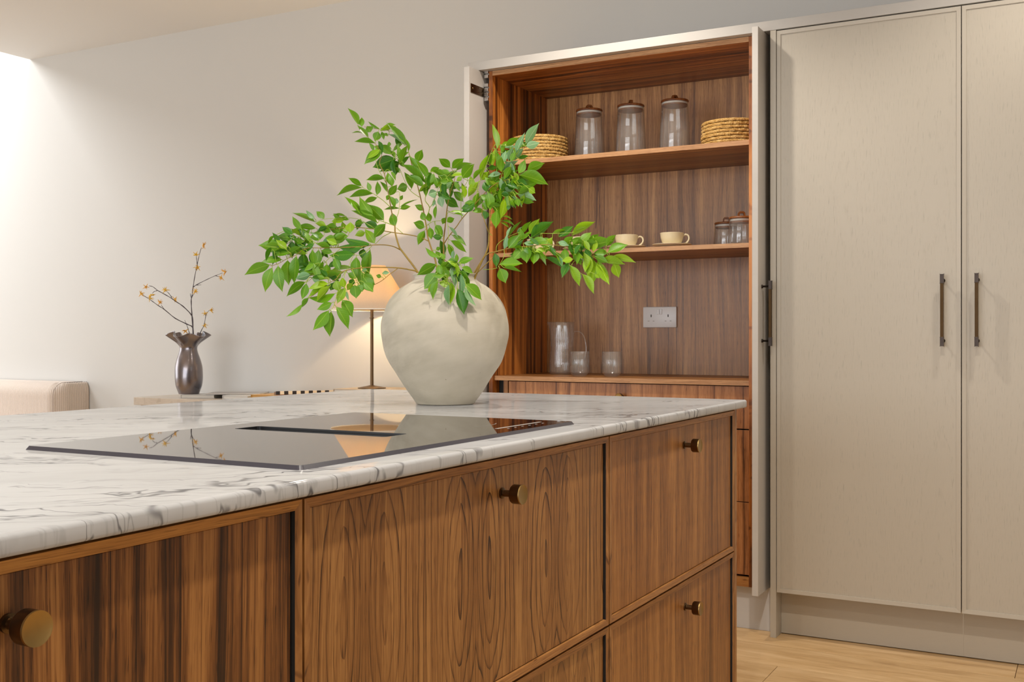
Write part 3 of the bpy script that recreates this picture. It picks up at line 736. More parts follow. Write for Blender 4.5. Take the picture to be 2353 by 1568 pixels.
def jar(label, loc, r0, r1, h, rz, group, first=[{}]):
    t = thing('storage_jar', label, 'jar', loc, group)
    key = (r0, r1, h)
    if key not in first[0]:
        bm = bmesh.new(); th = 0.0022
        prof = [(0, 0.0), (r0-0.006, 0.0), (r0-0.0015, 0.0015), (r0, 0.006), (r0+(r1-r0)*0.5, h*0.5), (r1, h-0.002), (r1-0.0006, h), (r1-th, h-0.001)]
        prof += [(r0+(r1-r0)*0.5-th, h*0.5), (r0-th, 0.010), (r0-th-0.004, 0.0055), (0, 0.005)]
        add_lathe(bm, prof, n=56)
        me = bpy.data.meshes.new('glass_body'); bmesh.ops.recalc_face_normals(bm, faces=bm.faces); bm.to_mesh(me); bm.free(); me.materials.append(M_GLASS)
        bm = bmesh.new()
        add_lathe(bm, [(0, h+0.0005), (r1-0.002, h+0.0005), (r1+0.0008, h+0.002), (r1+0.0012, h+0.006), (r1-0.001, h+0.0085), (r1-0.004, h+0.009), (0, h+0.0094)], n=56)
        m2 = bpy.data.meshes.new('lid'); bmesh.ops.recalc_face_normals(bm, faces=bm.faces); bm.to_mesh(m2); bm.free(); m2.materials.append(M_LIDW); m2.set_sharp_from_angle(angle=math.radians(50))
        bm = bmesh.new()
        add_lathe(bm, [(0, h+0.0004), (r1-0.0045, h+0.0004), (r1-0.0045, h-0.0145), (0, h-0.0145)], n=56, mi=1)
        add_lathe(bm, [(r1-0.0044, h-0.0005), (r1-0.0026, h-0.0015), (r1-0.0026, h-0.0075), (r1-0.0044, h-0.0085)], n=56, mi=0)
        m3 = bpy.data.meshes.new('lid_plug'); bmesh.ops.recalc_face_normals(bm, faces=bm.faces); bm.to_mesh(m3); bm.free(); m3.materials.append(M_SEAL); m3.materials.append(M_LIDW); m3.set_sharp_from_angle(angle=math.radians(50))
        bm = bmesh.new(); lid_handle(bm, h+0.0092, 0.030, 0.021, 0.012)
        m4 = bpy.data.meshes.new('lid_handle'); bmesh.ops.recalc_face_normals(bm, faces=bm.faces); bm.to_mesh(m4); bm.free(); m4.materials.append(M_LIDW)
        first[0][key] = (me, m2, m3, m4)
    ms = first[0][key]
    for nm, me, par in (('glass_body', ms[0], t), ('lid', ms[1], t)):
        o = bpy.data.objects.new(nm, me); C.objects.link(o); o.parent = par
        if nm == 'lid':
            for n2, m_ in (('plug', ms[2]), ('loop_handle', ms[3])):
                q = bpy.data.objects.new(n2, m_); C.objects.link(q); q.parent = o
                if n2 == 'loop_handle': q.rotation_euler = (0, 0, rz)
    return t
for px, rz, lab in ((1354, 0.9, 'tall tapered glass jar with wooden loop lid, nearest the straw mats behind the leaves'), (1449.5, 2.2, 'tall tapered glass jar with wooden loop lid, middle one of three on the upper shelf'), (1550.5, 1.2, 'tall tapered glass jar with wooden loop lid, beside the fully visible stack of straw mats')):
    p = atY(px, 350, 4.10); jar(lab, (p.x, p.y, 1.8047), 0.0640, 0.0545, 0.211, rz, 'tall glass jars on the upper shelf')
p = atY(1669, 540, 4.20); jar('small glass jar with wooden loop lid standing behind the other at the lower shelf end', (p.x, p.y, 1.4252), 0.052, 0.046, 0.102, 0.3, 'small glass jars on the lower shelf')
p = atY(1704, 540, 4.03); jar('small glass jar with wooden loop lid, front one partly hidden by the pocket door', (p.x, p.y, 1.4252), 0.052, 0.046, 0.102, 0.5, 'small glass jars on the lower shelf')

# cups on saucers
def cup_meshes():
    bm = bmesh.new()
    prof = [(0, 0.0035), (0.018, 0.0035), (0.0195, 0.0), (0.0225, 0.0), (0.024, 0.004), (0.031, 0.010), (0.0395, 0.022), (0.0445, 0.038), (0.0465, 0.0545), (0.0470, 0.0560), (0.0455, 0.0565), (0.0435, 0.0545), (0.0415, 0.038), (0.036, 0.022), (0.028, 0.012), (0, 0.008)]
    add_lathe(bm, prof, n=48)
    a = bpy.data.meshes.new('bowl'); bmesh.ops.recalc_face_normals(bm, faces=bm.faces); bm.to_mesh(a); bm.free(); a.materials.append(M_CREAM)
    bm = bmesh.new()
    pts = smooth_path([(0.0435, 0, 0.045), (0.053, 0, 0.0505), (0.063, 0, 0.046), (0.0665, 0, 0.034), (0.060, 0, 0.021), (0.046, 0, 0.0135), (0.034, 0, 0.0135)], 4)
    add_tube(bm, pts, [0.0036]*len(pts), 10)
    b = bpy.data.meshes.new('cup_handle'); bmesh.ops.recalc_face_normals(bm, faces=bm.faces); bm.to_mesh(b); bm.free(); b.materials.append(M_CREAM)
    bm = bmesh.new()
    add_lathe(bm, [(0, 0.002), (0.03, 0.002), (0.032, 0), (0.036, 0), (0.040, 0.003), (0.060, 0.0075), (0.0765, 0.0140), (0.0785, 0.0155), (0.0765, 0.0165), (0.060, 0.0105), (0.036, 0.0055), (0.026, 0.0045), (0, 0.0045)], n=56)
    c = bpy.data.meshes.new('saucer'); bmesh.ops.recalc_face_normals(bm, faces=bm.faces); bm.to_mesh(c); bm.free(); c.materials.append(M_CREAM)
    return a, b, c
CUP = cup_meshes()
for i, px in enumerate((1544, 1439.5, 1336, 1236)):
    p = atY(px, 560, 4.02)
    wh = ['cream cup with its handle to the right, nearest the small glass jars', 'cream cup with its handle to the right, just past the leaf tips', 'cream cup half hidden behind the right hand branch', 'cream cup hidden behind the leaves at the dresser side'][i]
    s = bpy.data.objects.new('saucer', CUP[2]); C.objects.link(s); s.location = (p.x, p.y, 1.4252)
    tag(s, 'cream saucer under the ' + ['cup nearest the small glass jars', 'cup just past the leaf tips', 'cup half hidden behind the right hand branch', 'cup at the dresser side behind the leaves'][i], 'saucer', 'cream saucers on the lower shelf')
    t = thing('cup', wh, 'cup', (p.x, p.y, 1.4252+0.0048), 'cream cups on the lower shelf')
    for nm, me in (('bowl', CUP[0]), ('handle', CUP[1])):
        q = bpy.data.objects.new(nm, me); C.objects.link(q); q.parent = t; q.rotation_euler = (0, 0, math.radians(24))

# ribbed tumblers and carafe
def rib(amp, n):
    return lambda r, z, a: (r+amp*math.cos(n*a), z)
def tumbler():
    bm = bmesh.new()
    f = lambda r, z, a: ((r+(0.00045*math.cos(44*a) if z > 0.016 and r > 0.0385 else 0)), z)
    add_lathe(bm, [(0, 0), (0.025, 0), (0.0275, 0.0015), (0.0385, 0.0155), (0.0402, 0.0185), (0.0402, 0.055), (0.0402, 0.1005), (0.0392, 0.1015), (0.0382, 0.1005), (0.0380, 0.055), (0.0376, 0.021), (0.030, 0.0125), (0, 0.010)], n=176, fn=f)
    me = bpy.data.meshes.new('tumbler'); bmesh.ops.recalc_face_normals(bm, faces=bm.faces); bm.to_mesh(me); bm.free(); me.materials.append(M_RIB); return me
TM = tumbler()
for px, Y, lab in ((1331.5, 4.00, 'ribbed glass tumbler standing against the glass carafe'), (1406, 4.02, 'ribbed glass tumbler standing alone to the right of the carafe')):
    p = atY(px, 840, Y); o = bpy.data.objects.new('tumbler', TM); C.objects.link(o); o.location = (p.x, p.y, 0.9172); tag(o, lab, 'tumbler', 'ribbed tumblers on the dresser counter')
p = atY(1291.5, 800, 4.16)
t = thing('carafe', 'tall ribbed glass carafe with spout and thin loop handle on the dresser counter', 'carafe', (p.x, p.y, 0.9172))
bm = bmesh.new()
def cf(r, z, a):
    da = (a-math.radians(205)+PI) % (2*PI)-PI
    sp = math.exp(-(da/0.22)**2)*max(0, (z-0.185)/0.04)**1.5*0.014 if r > 0.02 else 0
    return (r+(0.0005*math.cos(50*a) if r > 0.047 and 0.012 < z < 0.2 else 0)+sp, z)
pr = [(0, 0), (0.047, 0), (0.0525, 0.002), (0.0545, 0.008), (0.0540, 0.05), (0.0505, 0.095), (0.0485, 0.115), (0.0495, 0.14), (0.0520, 0.175), (0.0528, 0.205), (0.0530, 0.2235), (0.0522, 0.2245), (0.0512, 0.2235)]
pr += [(r-0.0022, z) for r, z in [(0.0528, 0.205), (0.0520, 0.175), (0.0495, 0.14), (0.0485, 0.115), (0.0505, 0.095), (0.0540, 0.05), (0.0540, 0.014)]] + [(0.045, 0.0075), (0, 0.007)]
add_lathe(bm, pr, n=200, fn=cf)
q = obj('glass_body', bm, M_RIB); q.parent = t
bm = bmesh.new()
pts = smooth_path([(0.050, 0, 0.182), (0.068, 0, 0.184), (0.088, 0, 0.172), (0.100, 0, 0.140), (0.103, 0, 0.100), (0.096, 0, 0.070), (0.080, 0, 0.055), (0.052, 0, 0.052)], 4)
add_tube(bm, pts, [0.0032]*len(pts), 10)
q = obj('handle', bm, M_GLASS, smooth=True); q.parent = t; q.rotation_euler = (0, 0, math.radians(22))

# double socket
a = atY(1479, 706, YBK); b = atY(1556, 753, YBK)
t = thing('wall_socket', 'white double plug socket with two rocker switches on the walnut back panel', 'socket', ((a.x+b.x)/2, YBK, (a.z+b.z)/2))
sx, szc = (a.x+b.x)/2, (a.z+b.z)/2; sw, sh = abs(b.x-a.x)/2, abs(a.z-b.z)/2
bm = bmesh.new(); add_box(bm, sx-sw, sx+sw, YBK-0.0085, YBK-0.0001, szc-sh, szc+sh, 0.0032, seg=3)
obj('face_plate', bm, M_SOCKET, t, smooth=True, angle=40)
for s in (-1, 1):
    bm = bmesh.new(); add_box(bm, sx+s*0.0062-0.0055, sx+s*0.0062+0.0055, YBK-0.0115, YBK-0.0084, szc+0.012, szc+0.034, 0.0012); obj('rocker_switch', bm, M_SOCKET, t)
    cxx = sx+s*0.0385
    for dx, dz, ww, hh in ((0, 0.006, 0.0022, 0.0055), (-0.0112, -0.0165, 0.0038, 0.0016), (0.0112, -0.0165, 0.0038, 0.0016)):
        bm = bmesh.new(); add_box(bm, cxx+dx-ww, cxx+dx+ww, YBK-0.00885, YBK-0.0084, szc+dz-hh, szc+dz+hh, 0.0002)
        obj('pin_slot', bm, M_SLOT if dz > 0 else plain('slot_shutter', (0.45, 0.44, 0.43), 0.5), t)
    bm = bmesh.new(); ringp = []
    add_lathe(bm, [(0.0, -0.0003), (0.0008, -0.0003), (0.0008, 0.0003), (0, 0.0003)], (sx+s*0.0605, YBK-0.0087, szc-0.0), 10, 0, 'Y'); obj('screw_cap', bm, M_SEAL, t)

# ------------------------------------------------------------------ urn
DU = 2.604; S = DU/F_PX
UC = atD(1023, 773, DU); ux, uy = UC.x, UC.y
up = [(932.5, 64), (931.5, 67), (927, 69.5), (912, 80), (893, 92.5), (865, 110.5), (837, 128), (808, 139), (785, 144), (772, 145.6), (757, 146), (741, 144.8), (727, 141.5), (713, 137), (700, 131.2), (689, 124.3), (678, 115.5), (668, 105), (660, 94), (655, 85.5), (650, 77), (646, 71.8), (641, 70.2), (637, 71.5), (634, 73.6), (632.5, 73.6)]
zbase = H-(932.5-HY)*S
prof = []
for y, r in up:
    z = ZW+0.0003+(932.5-y)*S*(1.229-ZW)/((932.5-632.5)*S) if False else ZW+0.0003+(932.5-y)*S*0.992
    prof.append((r*S, z))
ztop = prof[-1][1]
inner = [(prof[-1][0]-0.007, ztop-0.0005), (prof[-2][0]-0.009, ztop-0.006), (0.062, ztop-0.018), (0.075, ztop-0.035), (0.11, ztop-0.07), (0.13, ztop-0.14), (0.09, ztop-0.24), (0.05, ztop-0.29), (0, ztop-0.292)]
bm = bmesh.new()
sm_ = smooth_path([(r, z, 0) for r, z in prof], 3)
full = [(0, ZW+0.0006)]+[(p.x, p.y) for p in sm_]+inner
wob = lambda r, z, a: (r*(1+0.004*math.sin(2*a+1)+0.003*math.sin(3*a+z*20))+ (0.0006*math.sin(9*a+z*90) if r > 0.03 else 0), z + (0.0008*math.sin(3*a) if z > ztop-0.004 else 0))
add_lathe(bm, full, (ux, uy, 0), 128, fn=wob)
urn = obj('urn', bm, M_URN, smooth=True)
tag(urn, 'large round chalky off-white urn holding green branches on the marble worktop', 'vase')

# ------------------------------------------------------------------ green branches
# stems: id -> list of polylines (x, y, depth offset m, radius mm), photo pixels
ST = {
'A': [[(975,668,-.02,3.2),(960.3,628,-.03,3.2),(942.4,620.3,-.04,2.6),(913,615.8,-.05,2.4),(874.8,614.6,-.06,2.1),(836.5,615.2,-.08,1.9),(808.5,619,-.09,1.7),(785.5,625.4,-.10,1.4),(772.7,641.2,-.11,1.2),(754.8,651.4,-.12,1.1),(729.3,671.8,-.12,1.0),(708.9,685.9,-.13,.9),(694.8,694.8,-.13,.8)],
      [(913,617.8,-.05,1.5),(893.9,631.8,-.07,1.2),(878.6,644.5,-.08,1.1),(862,653.5,-.08,1.0),(849.3,657.3,-.09,.8)],
      [(801,619,-.09,1.3),(793,628.5,-.10,1.2),(786.7,656.5,-.12,1.1),(779,669.3,-.12,1.0),(775.2,671.8,-.13,1.0),(767.5,702.4,-.14,.9),(759.9,713.9,-.14,.8)],
      [(808.5,619,-.09,1.2),(818,640,-.10,1.0),(826,660,-.11,.8)],
      [(832,615,-.08,1.2),(850,628,-.10,1.0),(858,640,-.1,.8)]],
'B': [[(985,672,.0,4),(961.5,628,.0,4),(924.5,578.2,.01,3.8),(916.9,566.7,.01,3.4),(908,534.8,.02,3),(907.3,519.9,.02,2.7),(900.3,489.3,.03,2.2),(895.2,461.2,.03,2.0),(890.1,433.2,.03,1.9),(883.3,400,.03,1.7),(872,375,.03,1.4),(877,354.8,.03,1.2),(861.6,329.3,.04,1.1),(845,315.3,.04,1.0),(823.4,288.5,.05,.9)],
      [(919.4,574.4,.01,2.2),(904,566.7,.0,2.0),(882.4,563,-.02,1.9),(854.4,563.5,-.03,1.8),(832.7,566.7,-.04,1.7),(783,569.3,-.05,1.5),(741,570,-.06,1.3),(702.9,571.2,-.07,1.2),(681.2,585.9,-.08,1.1),(659.5,594.8,-.08,1.0),(640,606,-.09,1.0),(622.5,611.4,-.09,.9)],
      [(741,570,-.06,1.2),(710.5,548.9,-.06,1.0),(677.3,543.8,-.07,.9)],
      [(854.4,565.5,-.03,1.2),(839,579.5,-.05,1.1),(823.8,587.1,-.06,1.0),(812.3,587,-.06,1.0),(802,610,-.08,.9),(786.8,635.6,-.09,.8)],
      [(783,571,-.05,1.2),(758.6,591.5,-.07,1.1),(742,608,-.08,1.0),(733,618.3,-.09,1.0),(716.5,640,-.1,.9),(701.2,650.2,-.1,.8)],
      [(907,519,.02,1.6),(887.6,512.2,.01,1.4),(869.7,505.9,.0,1.3),(859.5,502,-.01,1.2),(839,498.2,-.01,1.0),(827.6,491.2,-.02,.8)],
      [(897.5,477,.03,1.5),(882.4,462.5,.03,1.3),(868.4,452.3,.02,1.2),(851.8,441.5,.02,1.0),(832.7,430.6,.01,.8)],
      [(908,520,.02,1.4),(911.2,502,.03,1.2),(916.9,481.6,.04,1.0),(918.2,443.4,.05,.9),(909.2,442,.05,.8)],
      [(887,420,.03,1.2),(869.3,389,.02,1.0),(862.9,365,.02,.8)]],
'C': [[(1018,668,.04,4),(1007,632,.04,3.8),(1000,597.8,.04,3.4),(984.6,551.9,.05,3.0),(979.5,520,.05,2.7),(970.6,473.9,.06,2.4),(960.4,430.6,.06,2.1),(949.6,390.5,.07,1.9),(940.7,357.3,.08,1.5),(934.3,334.4,.09,1.2),(920,316,.1,1.1),(907.6,303.8,.1,1.0),(874.4,297.4,.1,.9),(854,295,.1,.8),(837.4,291,.1,.7)],
      [(984.6,554.4,.05,2.2),(965.5,545.5,.06,2.1),(940,539.8,.06,2.0),(897.8,533.6,.07,1.9),(862,527.2,.06,1.7),(817.4,522.7,.05,1.5),(780,525,.04,1.2),(745,530,.03,1.0),(715,537,.02,.8)],
      [(925.8,537,.06,1.2),(910.5,523.4,.05,1.0)],
      [(897.8,534.8,.07,1.5),(878.6,545,.05,1.2),(863.3,560.4,.03,1.0)],
      [(862,526,.06,1.2),(821,503,.06,1.0),(779,502,.05,.9),(743,504,.04,.8),(723,510.6,.03,.7)],
      [(978.3,503.3,.05,1.8),(987.2,477.8,.04,1.6),(977,461.2,.03,1.3),(979.5,442,.02,1.1),(979.5,421.6,.02,1.0),(991,391,.02,.8)],
      [(987.2,477.8,.04,1.3),(997.4,462.4,.03,1.2),(1003.8,442,.02,1.0),(1015,420,.01,.9),(1040,395,.01,.8)],
      [(964,453.5,.06,1.4),(947,442,.06,1.2),(937.3,430.6,.06,1.0),(928,412,.06,.9),(917.8,386,.05,.8)],
      [(941,357,.08,1.2),(960,380,.06,1.1),(978,420,.03,1.0)],
      [(918,378,.05,1.0),(915,360,.05,.9),(899,342,.05,.8)],
      [(979,520,.05,1.2),(993.6,509.6,.04,1.0),(1016.5,507,.03,.8)]],
'D': [[(1030,668,.05,3.6),(1022,632,.05,3.4),(1019,562,.06,2.8),(1022.9,520,.06,2.4),(1028,474,.07,2.0),(1035,440,.07,1.6),(1045,410,.07,1.2),(1038,388,.07,.9)],
      [(1019.5,562,.06,2.3),(1030,545,.05,2.1),(1049.7,520,.04,2.0),(1061.2,503.3,.03,1.9),(1091.8,468.8,.02,1.8),(1113.6,444.5,.01,1.7),(1139,422.9,.0,1.5),(1174.8,410,-.01,1.2),(1210.5,392,-.02,1.0)],
      [(1091,469,.02,1.4),(1102,417.8,.03,1.4),(1116,382,.03,1.2),(1131.4,343.8,.03,1.0),(1139,329.7,.03,.8)],
      [(1150,418,.0,1.2),(1157,392,.0,1.1),(1174.8,371.8,.0,1.0),(1200.3,334.8,.0,.8)],
      [(1027,490,.06,1.0),(1029.3,520,.03,1.0),(1030.6,549.3,.02,.9),(1028,558.3,.02,.9),(1022.9,591.4,.01,.8)],
      [(1061,503,.03,1.2),(1059,470,.01,1.1),(1062,440,.01,1.0),(1075,415,.0,.9)],
      [(1035,440,.07,1.1),(1020,425,.04,1.0),(1008,432,.03,.8)]],
'E': [[(1070,668,.02,3.8),(1090.5,627,.01,3.6),(1114.7,586.3,.0,3.2),(1122.4,562,.0,2.9),(1123.7,536.6,.0,2.6),(1126.3,482,.0,2.2),(1128.5,445,.01,1.8),(1133,415,.01,1.4),(1141.6,394.8,.01,1.1)],
      [(1122.5,534.4,.0,1.6),(1114.8,511.4,-.01,1.4),(1107.2,488.5,-.01,1.2),(1111,475.7,-.01,1.0)],
      [(1127,470,.0,1.4),(1139,445,.0,1.3),(1164.6,453.5,-.01,1.2),(1174.8,440.7,-.01,1.1),(1192.7,424,-.02,.9)],
      [(1122.6,534,.0,1.2),(1131,542,-.005,.9)]],
'F': [[(1080,668,-.02,3.6),(1093,634,-.02,3.4),(1114.8,588,-.02,2.4),(1139,579,-.03,2.2),(1174.8,570,-.04,1.9),(1213,566.3,-.05,1.7),(1253.9,562.4,-.06,1.6),(1294.8,566.5,-.07,1.4),(1340.8,578,-.08,1.3),(1362.4,590.8,-.08,1.2),(1380,598.4,-.08,1.0),(1404.5,590.8,-.08,.8)],
      [(1093,631,-.02,1.8),(1131.4,593,-.04,1.5)],
      [(1111,619.8,-.03,1.1),(1128,619,-.04,1.0),(1142.9,616,-.05,.9)],
      [(1176,568.8,-.04,1.3),(1195,552,-.03,1.2),(1218,537,-.03,1.1),(1269,537,-.04,1.0),(1320,535,-.05,.9)],
      [(1285,565,-.07,1.1),(1297.4,562,-.07,1.0),(1321.6,561.4,-.08,.9),(1348.4,566.5,-.08,.8)],
      [(1253,563,-.06,1.1),(1269.3,574,-.07,1.0),(1303.8,604.8,-.08,.9),(1331.8,626.5,-.09,.9),(1348.4,636.7,-.09,.8)],
      [(1140,579,-.03,1.1),(1143,562,-.03,1.0),(1165,546,-.03,.9),(1190,535,-.03,.8)],
      [(1158,574,-.04,1.0),(1158,590,-.05,.9),(1145,613,-.05,.9)]],
'G': [[(1046,672,-.03,3.0),(1042,640,-.085,2.4),(1040,620,-.10,2.0),(1025,600,-.10,1.4),(1010,585,-.10,1.0)],
      [(1040,620,-.10,1.4),(1050,605,-.11,1.1),(1075,601,-.11,.9)],
      [(1042,630,-.09,1.3),(1051,645,-.125,1.1),(1050,670,-.165,.9)],
      [(1040,625,-.10,1.3),(1028,640,-.125,1.1),(1026,655,-.15,.9)],
      [(1042,622,-.10,1.1),(1062,632,-.12,1.0),(1072,660,-.16,.8)],
      [(1040,622,-.10,1.1),(1012,620,-.12,1.0),(1003,606,-.12,.8)]],
}
